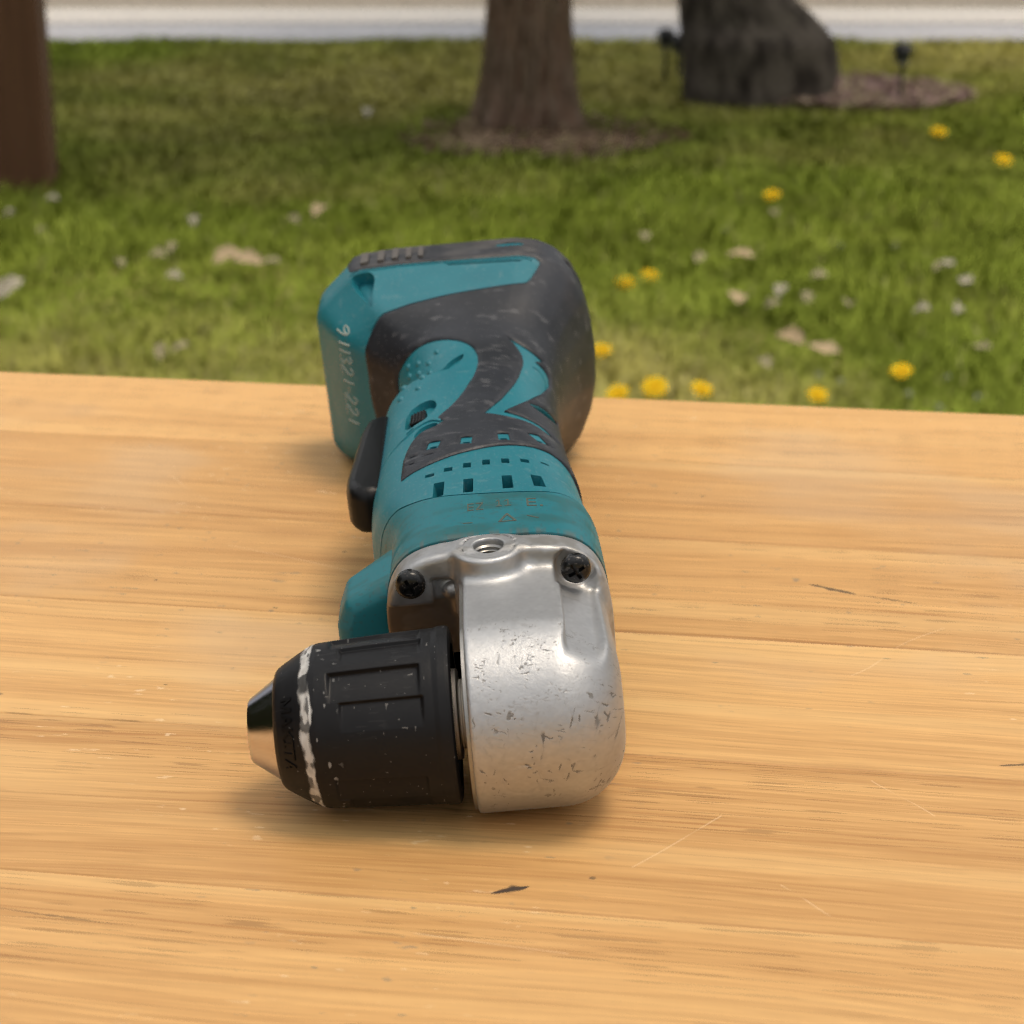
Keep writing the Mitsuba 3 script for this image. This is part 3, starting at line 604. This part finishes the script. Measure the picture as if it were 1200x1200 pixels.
# ------------------------------------------------------------------ ground
def lawn_h(x, y):
    p = np.stack([np.asarray(x) * .9, np.asarray(y) * .9, np.zeros_like(np.asarray(x))], -1)
    return GROUND + (meshkit.fbm(p, 3, 4) - .5) * .05
ROAD0, ROAD1, ROAD2 = 8.78, 9.42, 10.02
def lawn_col(p, n, uv):
    c = mix((.15, .18, .03), (.26, .24, .07), fbm(p.x * 1.2, p.y * 1.2, 3.0, 3))
    return mix(c, (.13, .10, .05), smoothstep(.5, .75, noise(p.x * 30, p.y * 30)) * .3)
scene['lawn_soil'] = P(proc(lawn_col), .9, specular=.1)
gx = np.r_[-300, -60, -20, np.linspace(-8, 8, 81), 20, 60, 300]; gy = np.r_[-300, -60, -20, np.linspace(-4, ROAD0, 70)]
GX, GY = np.meshgrid(gx, gy); GZ = lawn_h(GX, GY)
edge_blend = np.clip((ROAD0 - GY) / .5, 0, 1); GZ = GROUND + (GZ - GROUND) * edge_blend
def sheet(GX, GY, GZ):
    ny, nx = GX.shape; i = (np.arange(ny - 1)[:, None] * nx + np.arange(nx - 1)).ravel()
    return np.stack([GX, GY, GZ], -1).reshape(-1, 3), np.vstack([np.stack([i, i + 1, i + nx + 1], 1), np.stack([i, i + nx + 1, i + nx], 1)])
put('lawn', sheet(GX, GY, GZ), 'lawn_soil', True); tag('lawn', 'uneven lawn of green and brownish grass behind the table', kind='structure')
def asphalt_col(p, n, uv):
    return mix((.33, .33, .345), (.39, .39, .405), fbm(p.x * 3, p.y * 6, 0, 3)) * (.85 + .3 * noise(p.x * 90, p.y * 90))
scene['pale_asphalt'] = P(proc(asphalt_col), .85, specular=.2)
def concrete_col(p, n, uv):
    return mix((.42, .40, .37), (.48, .455, .42), fbm(p.x * 2, p.y * 5, 4, 3))
scene['pale_concrete'] = P(proc(concrete_col), .85, specular=.2)
def verge_col(p, n, uv):
    c = mix((.17, .15, .115), (.27, .24, .2), noise(p.x * 40, p.y * 40))
    return mix(c, (.07, .085, .03), smoothstep(11.5, 14, p.y + (fbm(p.x, p.y, 0, 3) - .5) * 4))
scene['gravel'] = P(proc(verge_col), .95, specular=.1)
def slab(x0, x1, y0, y1, z0, z1): 
    m = trimesh.creation.box(bounds=[[x0, y0, z0], [x1, y1, z1]]); return m
put('road', slab(-60, 60, ROAD0, ROAD1, GROUND - .3, GROUND - .008), 'pale_asphalt'); tag('road', 'pale grey asphalt road beyond the lawn', kind='structure')
put('pavement', slab(-60, 60, ROAD1 + .002, ROAD2, GROUND - .3, GROUND + .0), 'pale_concrete'); tag('pavement', 'pale cream concrete strip along the far side of the road', kind='structure')
put('verge', sheet(*np.meshgrid([-300, -40, 0, 40, 300.], [ROAD2 + .002, 14, 40, 600.]), np.full((4, 5), GROUND - .01)), 'gravel'); tag('verge', 'brownish gravel verge beyond the road', kind='structure')

# bare soil and mulch
def soil_col(p, n, uv): return mix((.15, .10, .065), (.25, .18, .12), noise(p.x * 60, p.y * 60))
scene['bare_soil'] = P(proc(soil_col), .95, specular=.1)
T1 = (0.05, 6.58); T2 = (0.83, 7.12)
def patch(cx, cy, rx_, ry_, seed, lift):
    a = np.linspace(0, 2 * PI, 64, endpoint=False); w = 1 + .5 * (meshkit.fbm(np.stack([np.cos(a) * 1.5 + 3, np.sin(a) * 1.5, a * 0 + seed], -1), 3) - .5)
    rr = np.linspace(0, 1, 9); X = cx + rr[:, None] * rx_ * w * np.cos(a); Y = cy + rr[:, None] * ry_ * w * np.sin(a)
    Z = lawn_h(X, Y) + lift * (1 - rr[:, None] ** 3) + .002 - .012 * rr[:, None] ** 6
    n = 64; i, j = np.meshgrid(np.arange(8), np.arange(n), indexing='ij'); j2 = (j + 1) % n
    q = np.stack([i * n + j, i * n + j2, (i + 1) * n + j2, (i + 1) * n + j], -1).reshape(-1, 4)[:, ::-1]
    return (np.stack([X, Y, Z], -1).reshape(-1, 3), np.vstack([q[:, [0, 1, 2]], q[:, [0, 2, 3]]])), Polygon(np.c_[X[-1], Y[-1]])
soil_m, soil_poly = patch(.06, 6.30, .42, .46, 2, .012)
mulch_m, mulch_poly = patch(1.13, 7.12, .43, .30, 5, .004)
put('bare_soil_ring', soil_m, 'bare_soil', True); tag('bare_soil_ring', 'reddish bare soil round the foot of the nearer tree', kind='structure')
def mulch_ground(p, n, uv): return mix((.20, .14, .11), (.34, .27, .17), noise(p.x * 40, p.y * 40))
scene['mulch_soil'] = P(proc(mulch_ground), .95, specular=.1)
put('mulch_bed', mulch_m, 'mulch_soil', True); tag('mulch_bed', 'mulch bed beside the broad tree', kind='structure')
def chips(poly, n, size, zadd, seed, cols):
    r = np.random.default_rng(seed); x0, y0, x1, y1 = poly.bounds; c = r.uniform([x0, y0], [x1, y1], (n * 3, 2)); c = c[shapely.contains_xy(poly, c[:, 0], c[:, 1])][:n]
    n = len(c); q = r.normal(size=(n, 3, 3)); q[:, 0, 2] *= .3; e1 = q[:, 0] / np.linalg.norm(q[:, 0], axis=1, keepdims=True); e2 = np.cross(e1, q[:, 1]); e2 /= np.linalg.norm(e2, axis=1, keepdims=True)
    L = r.uniform(.5, 1.4, (n, 1)) * size; W = L * r.uniform(.25, .5, (n, 1)); o = np.c_[c, lawn_h(c[:, 0], c[:, 1]) + zadd + r.uniform(0, .015, n)]
    v = np.stack([o - e1 * L - e2 * W, o + e1 * L - e2 * W * .8, o + e1 * L * .9 + e2 * W, o - e1 * L * .9 + e2 * W], 1).reshape(-1, 3)
    k = np.arange(n)[:, None] * 4; f = np.vstack([k + [0, 1, 2], k + [0, 2, 3]])
    return (v, f), np.repeat(np.array(cols)[r.integers(0, len(cols), n)], 4, 0)
scene['chip_material'] = {'type': 'twosided', 'bsdf': {'type': 'diffuse', 'reflectance': {'type': 'mesh_attribute', 'name': 'vertex_color'}}}
cm, cc = chips(mulch_poly, 3500, .014, .035, 3, [(.36, .24, .22), (.42, .33, .25), (.30, .19, .19), (.55, .46, .29), (.50, .44, .27), (.38, .25, .25)])
put('mulch_chips', cm, 'chip_material', False, cc); tag('mulch_chips', 'purplish brown bark mulch beside the broad tree', 'bark mulch', kind='stuff')
cm, cc = chips(soil_poly, 900, .012, .02, 4, [(.15, .09, .06), (.20, .14, .10), (.10, .065, .05), (.25, .19, .12)])
put('needle_litter', cm, 'chip_material', False, cc); tag('needle_litter', 'brown bark litter on the soil round the nearer tree', 'litter', kind='stuff')

# grass: bent two-part blades, one object
def grass(n, seed):
    r = np.random.default_rng(seed)
    y = r.uniform(0, 1, n * 2); y = 2.2 + (ROAD0 - .03 - 2.2) * y ** .85; x = r.uniform(-1, 1, n * 2) * (.45 + .40 * y)
    d3 = np.stack([x * 1.6, y * 1.6, x * 0], -1); bare = meshkit.fbm(d3 + 20, 3, 9)
    thin = r.uniform(size=n * 2)
    def off(g, keep_): d_ = shapely.distance(g.exterior, shapely.points(x, y)); return shapely.contains_xy(g, x, y) & (thin > np.clip(.95 - d_ / .22, keep_, 1))
    keep = ~off(soil_poly, .08) & ~off(mulch_poly, .10) & (r.uniform(size=n * 2) < .75 + .5 * (bare - .45))
    x, y = x[keep][:n], y[keep][:n]; n = len(x)
    z = lawn_h(x, y); z = GROUND + (z - GROUND) * np.clip((ROAD0 - y) / .5, 0, 1)
    long_ = meshkit.fbm(np.stack([x * 2.3 + 7, y * 2.3, x * 0], -1), 3, 2)
    h = r.uniform(.018, .045, n) * (.45 + 2.1 * np.clip(long_ - .28, 0, 1)) * np.where(y > 5.6, .75, 1.05) * (1 + 0.35 * np.exp(-((x + 1.3) ** 2 + (y - 5.4) ** 2) / .05))
    a = r.uniform(0, 2 * PI, n); lean = r.uniform(.15, 1.1, n); w = r.uniform(.0017, .0040, n) * np.where(y > 5.5, 1.5, 1.0)
    dirv = np.stack([np.cos(a), np.sin(a)], 1); side = np.stack([-dirv[:, 1], dirv[:, 0]], 1)
    b = np.stack([x, y], 1); m = b + dirv * (h * lean * .35)[:, None]; t = b + dirv * (h * lean)[:, None]
    tw = 0.5
    v = np.stack([np.c_[b - side * w[:, None], z - .004], np.c_[b + side * w[:, None], z - .004], np.c_[m - side * (w * .8)[:, None], z + h * .6], np.c_[m + side * (w * .8)[:, None], z + h * .6], np.c_[t, z + h * np.clip(1.15 - .35 * lean, .3, 1.2)]], 1).reshape(-1, 3)
    k = np.arange(n)[:, None] * 5; f = np.vstack([k + [0, 1, 3], k + [0, 3, 2], k + [2, 3, 4]])
    hue = meshkit.fbm(np.stack([x * 1.1, y * 1.1, x * 0 + 3], -1), 4, 5); hue2 = meshkit.fbm(np.stack([x * 3.5, y * 3.5, x * 0 + 8], -1), 3, 6)
    g1, g2, dry, yel = np.array([.155, .208, .028]), np.array([.285, .345, .055]), np.array([.58, .50, .28]), np.array([.47, .42, .13])
    tt = np.clip(hue2 + r.normal(0, .07, n), 0, 1)[:, None]; c = g1 * (1 - tt) + g2 * tt
    yy = np.clip((hue - .47) * 3.6 + r.normal(0, .07, n) + np.clip((y - 5.5) * .12, 0, .35), 0, 1)[:, None]; c = c * (1 - yy * .8) + yel * yy * .8
    dr_ = (r.uniform(size=n) < .03 + .18 * np.clip((hue - .45) * 3, 0, 1) + .12 * np.exp(-((x - .06) ** 2 + (y - 6.4) ** 2) / .3))[:, None]; c = np.where(dr_, dry * .35 + c * .5, c)
    tree_shade = np.clip(1 - abs(y - 6.15 - .25 * np.sin(x * 2.1 + 1)) / .75, 0, 1)[:, None] * np.clip(1.5 - x * .6, .3, 1)[:, None] * r.uniform(.5, .7, (n, 1)); c = c * (1 - tree_shade * .8) + np.array([.19, .20, .05]) * tree_shade * .8  # olive band: tree shade across the mid-lawn painted into the blade colour
    clump = meshkit.fbm(np.stack([x * 9, y * 9, x * 0 + 1], -1), 2, 12)[:, None]; c = c * (.50 + .75 * clump) * r.uniform(.94, 1.06, (n, 1))
    nn = np.c_[dirv * .30, np.ones(n)] + r.normal(0, .08, (n, 3)); nn /= np.linalg.norm(nn, axis=1, keepdims=True)
    return (v, f), np.repeat(np.clip(c, 0, .8), 5, 0), np.repeat(nn, 5, 0)
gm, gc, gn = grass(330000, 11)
scene['grass_blade'] = {'type': 'principledthin', 'base_color': {'type': 'mesh_attribute', 'name': 'vertex_color'}, 'roughness': .6, 'diff_trans': .7, 'specular': .2} if False else {'type': 'twosided', 'bsdf': {'type': 'diffuse', 'reflectance': {'type': 'mesh_attribute', 'name': 'vertex_color'}}}
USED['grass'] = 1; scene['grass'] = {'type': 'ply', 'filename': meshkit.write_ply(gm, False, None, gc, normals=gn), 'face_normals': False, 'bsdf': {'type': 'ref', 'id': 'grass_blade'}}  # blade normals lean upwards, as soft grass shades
tag('grass', 'short patchy grass of the lawn', 'grass', kind='stuff')

# ------------------------------------------------------------------ trees, post, lights
def bark1(p, n, uv):
    a = dr.atan2(p.y - T1[1], p.x - T1[0]) * 4
    f = fbm(a * 7, p.z * 16, 0, 4); g = fbm(a * 10, p.z * 20, 4, 3)
    c = mix((.060, .034, .020), (.165, .102, .068), smoothstep(.3, .7, f)); c = mix(c, (.27, .205, .16), smoothstep(.52, .72, g) * .6)
    return mix(c, (.09, .09, .055), smoothstep(.55, .7, noise(a * 3, p.z * 3, 6)) * .35)
scene['bark_pale'] = P(proc(bark1), .9, specular=.15)
def bark2(p, n, uv):
    f = fbm(p.x * 22, p.y * 22, p.z * 8, 4); g = fbm(p.x * 9, p.y * 9, p.z * 9 + 5, 3)
    c = mix((.03, .024, .02), (.095, .08, .065), smoothstep(.3, .7, f)); return mix(c, (.13, .115, .09), smoothstep(.58, .72, g) * .4)
scene['bark_dark'] = P(proc(bark2), .92, specular=.15)
def trunk(prof, seed, rough, flut, ns=160, nz=220):
    """prof: (z, cx, cy, radius, extra right lobe) rows; ridged bark"""
    p = np.array(prof, float); z = np.linspace(0, 1, nz) ** 1.7 * (p[-1, 0] - p[0, 0]) + p[0, 0]
    cx, cy, r, lo = (PchipInterpolator(p[:, 0], p[:, i])(z) for i in (1, 2, 3, 4)); a = np.linspace(0, 2 * PI, ns, endpoint=False)
    q = np.stack([np.broadcast_to(np.cos(a) * 3, (nz, ns)), np.broadcast_to(np.sin(a) * 3, (nz, ns)), np.broadcast_to(z[:, None] * 1.2, (nz, ns))], -1)
    big = meshkit.fbm(q * .5 + seed, 3, seed) - .5; fine = abs(meshkit.fbm(q * [5, 5, 6] + seed, 3, seed + 1) - .5)
    roots = np.exp(-(z - p[0, 0]) / .09)[:, None] * (np.cos(a * 5 + seed) * .10 + np.cos(a * 3 + 1) * .07) * flut
    R = r[:, None] * (1 + big * .25 + roots) - fine * rough + lo[:, None] * np.clip(np.cos(a - .25), 0, 1) ** 2 * (1 + big * 1.2)
    v = np.stack([cx[:, None] + R * np.cos(a), cy[:, None] + R * np.sin(a), np.broadcast_to(z[:, None], (nz, ns))], -1).reshape(-1, 3)
    i, j = np.meshgrid(np.arange(nz - 1), np.arange(ns), indexing='ij'); j2 = (j + 1) % ns
    qd = np.stack([i * ns + j, i * ns + j2, (i + 1) * ns + j2, (i + 1) * ns + j], -1).reshape(-1, 4)
    return v, np.vstack([qd[:, [0, 1, 2]], qd[:, [0, 2, 3]]])
def crown(c, rad, n, seed, col):
    r = np.random.default_rng(seed); cl = r.normal(size=(46, 3)); cl = cl / np.linalg.norm(cl, axis=1, keepdims=True) * r.uniform(.35, 1, (46, 1)) ** .6 * rad + c
    o = cl[r.integers(0, 46, n)] + r.normal(0, .30, (n, 3)); e1 = r.normal(size=(n, 3)); e1 /= np.linalg.norm(e1, axis=1, keepdims=True); e2 = np.cross(e1, r.normal(size=(n, 3))); e2 /= np.linalg.norm(e2, axis=1, keepdims=True)
    L = r.uniform(.04, .075, (n, 1)); v = np.stack([o - e1 * L, o + e2 * L * .45, o + e1 * L, o - e2 * L * .45], 1).reshape(-1, 3); k = np.arange(n)[:, None] * 4
    return (v, np.vstack([k + [0, 1, 2], k + [0, 2, 3]])), np.repeat(np.array(col) * r.uniform(.6, 1.3, (n, 1)), 4, 0), cl
def tree(key, base, prof, bark, top, rad, seed, rough, flut, label, leafcol):
    put(f'{key}__trunk', trunk(prof, seed, rough, flut), bark, True)
    (m, c, cl) = crown(np.array(top), np.array(rad), 26000, seed, leafcol)
    limbs = []
    s = np.array([prof[-1][1], prof[-1][2], prof[-1][0] - .1])
    for q in cl[::4]:
        mid = s * .5 + q * .5 + [0, 0, -.25]; t = np.linspace(0, 1, 9)[:, None]; limbs.append(tube((1 - t) ** 2 * s + 2 * t * (1 - t) * mid + t * t * q, np.linspace(.055, .012, 9), 7))
    put(f'{key}__limbs', join(limbs), bark, True); labels[f'{key}__limbs'] = {'kind': 'stuff'}
    put(f'{key}__crown', m, 'chip_material', False, c); labels[f'{key}__crown'] = {'kind': 'stuff'}
    tag(key, label, 'tree')
z0 = GROUND
tree('tree', T1, [(z0 - .06, .05, 6.58, .212, 0), (z0 + .02, .05, 6.58, .190, 0), (z0 + .10, .052, 6.58, .166, 0), (z0 + .25, .055, 6.58, .146, 0), (z0 + .45, .055, 6.6, .136, 0), (z0 + 1.5, .06, 6.75, .125, 0), (z0 + 3.2, .1, 6.8, .10, 0)], 'bark_pale', (.1, 6.9, z0 + 4.6), (1.7, 1.7, 1.3), 3, .04, .55, 'tree with straight pale brown trunk in a ring of bare soil, middle of the lawn', (.06, .10, .02))
tree('tree_001', T2, [(z0 - .06, .81, 7.06, .245, .05), (z0 + .04, .81, 7.07, .238, .06), (z0 + .12, .81, 7.08, .236, .085), (z0 + .20, .80, 7.08, .230, .085), (z0 + .29, .775, 7.12, .212, .055), (z0 + .38, .745, 7.12, .19, .01), (z0 + .5, .735, 7.14, .18, 0), (z0 + 1.4, .73, 7.3, .17, 0), (z0 + 3.0, .8, 7.4, .14, 0)], 'bark_dark', (.9, 7.6, z0 + 4.6), (1.8, 1.8, 1.3), 8, .045, .4, 'tree with broad dark trunk bulging to the right, between the black path lights', (.05, .09, .02))
# evergreen wall added out of view at left, darkens chrome reflection and left-hand light
def added_hedge(key, x0, x1, y0, y1, h, n, seed, label):
    r = np.random.default_rng(seed); q = r.uniform(-1, 1, (n, 3)); ax_m = r.integers(0, 3, n); q[np.arange(n), ax_m] = np.sign(q[np.arange(n), ax_m]) * r.uniform(.75, 1, n)
    o = np.array([(x0 + x1) / 2, (y0 + y1) / 2, GROUND + h / 2]) + q * np.array([x1 - x0, y1 - y0, h]) / 2; o += (meshkit.fbm(o * 1.5, 3, seed)[:, None] - .5) * .7
    e1 = r.normal(size=(n, 3)); e1 /= np.linalg.norm(e1, axis=1, keepdims=True); e2 = np.cross(e1, r.normal(size=(n, 3))); e2 /= np.linalg.norm(e2, axis=1, keepdims=True); L = r.uniform(.05, .10, (n, 1))
    v = np.stack([o - e1 * L, o + e2 * L * .5, o + e1 * L, o - e2 * L * .5], 1).reshape(-1, 3); k = np.arange(n)[:, None] * 4
    put(f'{key}__foliage', (v, np.vstack([k + [0, 1, 2], k + [0, 2, 3]])), 'chip_material', False, np.repeat(np.array([.035, .055, .015]) * r.uniform(.5, 1.4, (n, 1)), 4, 0)); labels[f'{key}__foliage'] = {'kind': 'stuff'}
    c = rbox(x0 + .3, x1 - .3, y0 + .3, y1 - .3, GROUND - .1, GROUND + h - .35, .1, 8); put(f'{key}__core', c, 'bark_dark', False)
    tag(key, label, 'added_hedge')
added_hedge('added_hedge', -4.6, -3.4, -2.5, 4.2, 2.9, 26000, 21, 'unseen dark evergreen block added at left to darken the chrome reflection')
def post_col(p, n, uv):
    f = fbm(p.x * 55, p.y * 55, p.z * 3, 3); return mix((.080, .034, .017), (.135, .064, .034), f)
scene['stained_wood'] = P(proc(post_col), .6, specular=.3)
pv, pf = tri(rbox(-.13, .13, -.13, .13, GROUND - .2, 1.9, .012, 16).translate([0, 0, 0])); c_, s_ = math.cos(.12), math.sin(.12)
pv = np.stack([pv[:, 0] * c_ - pv[:, 1] * s_ - 1.38, pv[:, 0] * s_ + pv[:, 1] * c_ + 5.56, pv[:, 2]], 1)
put('wooden_post__shaft', (pv, pf), 'stained_wood', 30)
cp, cf_ = tri(rbox(-.15, .15, -.15, .15, 1.9, 1.95, .01, 12)); cp = np.stack([cp[:, 0] * c_ - cp[:, 1] * s_ - 1.38, cp[:, 0] * s_ + cp[:, 1] * c_ + 5.56, cp[:, 2]], 1)
put('wooden_post__cap', (cp, cf_), 'stained_wood', 30); tag('wooden_post', 'thick reddish brown wooden post at the left edge of the lawn', 'post')
scene['black_metal'] = P((.012, .012, .013), .5)
scene['lamp_glass'] = P((.2, .2, .19), .2)
def path_light(key, x, y, label, hh=.2):
    z = float(lawn_h(np.array([x]), np.array([y]))[0])
    put(f'{key}__stake', tube([(x, y, z - .05), (x, y, z + hh - .03)], .007, 10), 'black_metal', True)
    v, f = lathe([(0, .014), (0, .026), (.03, .028), (.032, .036), (.045, .033), (.058, .016), (.06, .001)], 24); put(f'{key}__head', (v + [x, y, z + hh - .045], f), 'black_metal', 40)
    v, f = lathe([(-.012, .010), (-.012, .02), (-.0005, .022)], 24); put(f'{key}__lens', (v + [x, y, z + hh - .045], f), 'lamp_glass', 40)
    tag(key, label, 'path light', 'black path lights round the broad tree')
path_light('path_light', 1.301, 6.93, 'black path light on a stake in the mulch, right of the broad tree', .215)
path_light('path_light_001', .553, 7.50, 'black path light left of the broad tree, the nearer of two close together', .19)
path_light('path_light_002', .612, 7.62, 'black path light close against the left side of the broad trunk', .15)

# ------------------------------------------------------------------ dandelions, clover and dead leaves in the lawn
scene['dandelion_yellow'] = {'type': 'twosided', 'bsdf': {'type': 'diffuse', 'reflectance': {'type': 'rgb', 'value': [.85, .58, .025]}}}
scene['flower_stem'] = P((.09, .15, .03), .6)
def dandelion(i, x, y, size, label):
    key = 'dandelion' if i == 0 else f'dandelion_{i:03d}'; r = np.random.default_rng(100 + i); z = float(lawn_h(np.array([x]), np.array([y]))[0]); hz = GROUND + .033
    ps = []
    for ring, (n, rad, el) in enumerate(((26, 1.0, .18), (24, .86, .38), (20, .66, .65), (14, .42, 1.0))):
        for k in range(n):
            a = 2 * PI * (k + r.uniform(-.3, .3)) / n; L = size * rad * r.uniform(.9, 1.06); w = size * .11; e = el + r.normal(0, .08)
            d = np.array([math.cos(a) * math.cos(e), math.sin(a) * math.cos(e), math.sin(e)]); sd = np.array([-math.sin(a), math.cos(a), 0])
            ps.append((np.array([sd * -w * .5, sd * w * .5, d * L * .6 - sd * w, d * L * .6 + sd * w, d * L - sd * w * .6 - [0, 0, .1 * L], d * L + sd * w * .6 - [0, 0, .1 * L]]), np.array([[0, 1, 3], [0, 3, 2], [2, 3, 5], [2, 5, 4]])))
    m = join(ps); tilt = rx(.38 + r.normal(0, .12)) @ ry(r.normal(0, .15)); v = np.array(m.vertices) @ tilt.T + [x, y, hz]
    put(f'{key}__bloom', (v, np.array(m.faces)), 'dandelion_yellow', False)
    put(f'{key}__stem', tube([(x + .01, y, z - .01), (x + .006, y + .002, (z + hz) / 2), (x, y, hz)], .0022, 7), 'flower_stem', True)
    tag(key, label, 'dandelion', 'yellow dandelions in the lawn')
for i, (x, y, s_, lb) in enumerate([
    (1.306, 6.286, .026, 'farthest yellow dandelion, below the right-hand path light'), (1.397, 5.81, .027, 'yellow dandelion near the right edge, second farthest away'),
    (.679, 5.306, .023, 'single yellow dandelion in mid-lawn below the broad tree'), (.246, 4.332, .024, 'left and nearer dandelion of the pair right of the rear of the drill'),
    (.302, 4.403, .021, 'right and farther dandelion of the pair right of the rear of the drill'), (.172, 3.789, .021, 'dandelion just beside the right side of the black rubber grip'),
    (.257, 3.543, .025, 'largest dandelion close above the table edge, middle of three'), (.340, 3.532, .021, 'dandelion close above the table edge, right one of three'),
    (.189, 3.506, .022, 'dandelion half hidden by the table edge next to the drill, left one of three'), (.720, 3.648, .021, 'dandelion in the grass at right, a little above the table edge'),
    (.544, 3.495, .020, 'dandelion at the table edge among white clover, right half')]): dandelion(i, x, y, s_, lb)

def leaf_col(c):
    return lambda p, n, uv: mix([x * .75 for x in c], [x * 1.1 for x in c], noise(p.x * 120, p.y * 120, 3.0))
scene['leaf_pale'] = P(proc(leaf_col((.42, .38, .29))), .8); scene['leaf_tan'] = P(proc(leaf_col((.46, .35, .21))), .8); scene['leaf_faint'] = P(proc(leaf_col((.33, .29, .17))), .85)
def dead_leaf(key, x, y, L, W, mat, seed, lift=.034, yaw=None):
    r = np.random.default_rng(seed); t = np.linspace(0, 1, 9); s = np.linspace(-1, 1, 5); Tt, Ss = np.meshgrid(t, s, indexing='ij')
    wid = np.sin(PI * Tt ** .8) ** .8 * W * (1 + .18 * np.sin(Tt * 17 + r.uniform(0, 6))) + .0006
    px, py = (Tt - .5) * L, Ss * wid; pz = abs(Ss) * wid * r.uniform(.3, .9) + np.sin(Tt * PI) * L * r.uniform(-.05, .22) + np.sin(Tt * 9 + Ss * 2) * .0018
    v = np.stack([px, py, pz], -1).reshape(-1, 3); v2 = v + [0, 0, .0006]
    i, j = np.meshgrid(np.arange(8), np.arange(4), indexing='ij'); q = np.stack([i * 5 + j, i * 5 + 5 + j, i * 5 + 6 + j, i * 5 + 1 + j], -1).reshape(-1, 4)
    f = np.vstack([q[:, [0, 1, 2]], q[:, [0, 2, 3]]]); v = np.vstack([v2, v]); f = np.vstack([f, f[:, ::-1] + 45])
    turn = rx(.30 + r.normal(0, .2)) @ ry(r.normal(0, .2)) @ rz(r.uniform(0, 6.3)) if yaw is None else rx(.55) @ rz(yaw)
    v = v @ turn.T + [x, y, float(lawn_h(np.array([x]), np.array([y]))[0]) + lift]
    return put(key, (v, f), mat, True)
LEAVES = [((-.773, 4.881), 1, 'pale round dead leaf left of the drill, above the long tan leaf'), ((-.724, 4.298), 1, 'pale leaf left of the drill, just below the long tan leaf'), ((-.454, 6.558), 2, 'whitish leaf lying far back, left of the nearer tree'),
    ((-.633, 4.48), 3, 'long tan dead leaf left of the drill, left half of a touching pair'), ((-.583, 4.448), 3, 'curled tan dead leaf left of the drill, right half of a touching pair'), ((-1.242, 4.989), 1, 'pale leaf at the left edge, below the wooden post'),
    ((-1.174, 5.187), 1, 'pale leaf at the foot of the wooden post, on its right'), ((-1.059, 4.216), 2, 'large whitish leaf at the far left, nearest to the table'), ((-.801, 4.547), 0, 0), ((-.773, 4.616), 0, 0), ((-.533, 4.48), 0, 0), ((-.635, 3.795), 0, 0), ((-.668, 3.777), 0, 0),
    ((-.477, 5.03), 3, 'tan leaf standing alone above and left of the drill, in green grass'), ((-.536, 4.979), 0, 0), ((-.876, 4.48), 0, 0), ((-1.126, 4.843), 0, 0), ((.316, 4.759), 0, 0), ((.654, 5.04), 0, 0),
    ((.516, 4.53), 3, 'tan leaf right of the dandelion pair, the farther one'), ((.466, 4.158), 3, 'tan leaf right of the dandelion pair, the nearer one'), ((.568, 4.216), 1, 'pale leaf in the middle of the right lawn, near the tan leaves'), ((.538, 4.122), 0, 0), ((.7, 4.144), 0, 0), ((.619, 4.194), 0, 0),
    ((.968, 4.464), 1, 'pale leaf at the right, farther one of two in a line'), ((.974, 4.306), 1, 'pale leaf at the right, nearer one of two in a line'), ((.949, 4.464), 0, 0), ((.835, 4.06), 1, 'whitish leaf at the right, left one of two side by side'), ((.908, 4.06), 1, 'whitish leaf at the right, right one of two side by side'),
    ((.672, 4.384), 0, 0), ((.537, 3.838), 3, 'tan leaf in the right lawn near the table, left one of two'), ((.597, 3.789), 3, 'tan leaf in the right lawn near the table, right one of two'), ((.474, 3.717), 0, 0), ((.425, 4.547), 0, 0), ((.907, 3.825), 0, 0)]
for i, ((x, y), kd, lb) in enumerate(LEAVES):
    L, W, mt = [(.040, .012, 'leaf_faint'), (.036, .014, 'leaf_pale'), (.075, .020, 'leaf_pale'), (.064, .018, 'leaf_tan')][kd]
    if 'touching pair' in str(lb): L, W = .072, .020
    k_ = dead_leaf('dead_leaf', x, y, L, W, mt, 500 + i, .036 if kd == 0 else .046, (.5 if 'left half' in lb else -.25) if 'touching pair' in str(lb) else None)
    if lb: tag(k_, lb, 'leaf', 'dead leaves in the lawn')
    else: tag(k_, 'small faint dead leaf half sunk in the grass ' + ('left of the drill' if x < 0 else 'right of the drill'), 'leaf', 'small dead leaves left of the drill' if x < 0 else 'small dead leaves right of the drill')
scene['clover_white'] = P((.38, .39, .34), .8)
CLOVER = [(.51, 4.868), (.766, 4.7), (.89, 4.691), (.564, 3.62), (.597, 3.576), (.707, 3.501), (.824, 3.48), (.744, 3.418), (.796, 3.603)]
for i, (x, y) in enumerate(CLOVER):
    key = 'clover_flower' if i == 0 else f'clover_flower_{i:03d}'; r = np.random.default_rng(800 + i); fl = []
    for k in range(46):
        d = r.normal(size=3); d[2] = abs(d[2]) * .9 - .15; d /= np.linalg.norm(d); s1 = np.cross(d, [0.3, .2, 1]); s1 /= np.linalg.norm(s1); R_ = .0085
        fl.append((np.array([d * R_ * .35 - s1 * .0008, d * R_ * .35 + s1 * .0008, d * R_ + s1 * .0016, d * R_ - s1 * .0016]), np.array([[0, 1, 2], [0, 2, 3]])))
    z = float(lawn_h(np.array([x]), np.array([y]))[0]); m = join(fl)
    put(f'{key}__bloom', (np.array(m.vertices) + [x, y, GROUND + .032], np.array(m.faces)), 'clover_white', False)
    put(f'{key}__stem', tube([(x, y, z - .01), (x, y, GROUND + .03)], .0012, 6), 'flower_stem', True)
    tag(key, 'small white clover flower in the grass right of the drill', 'flower', 'white clover flowers right of the drill')
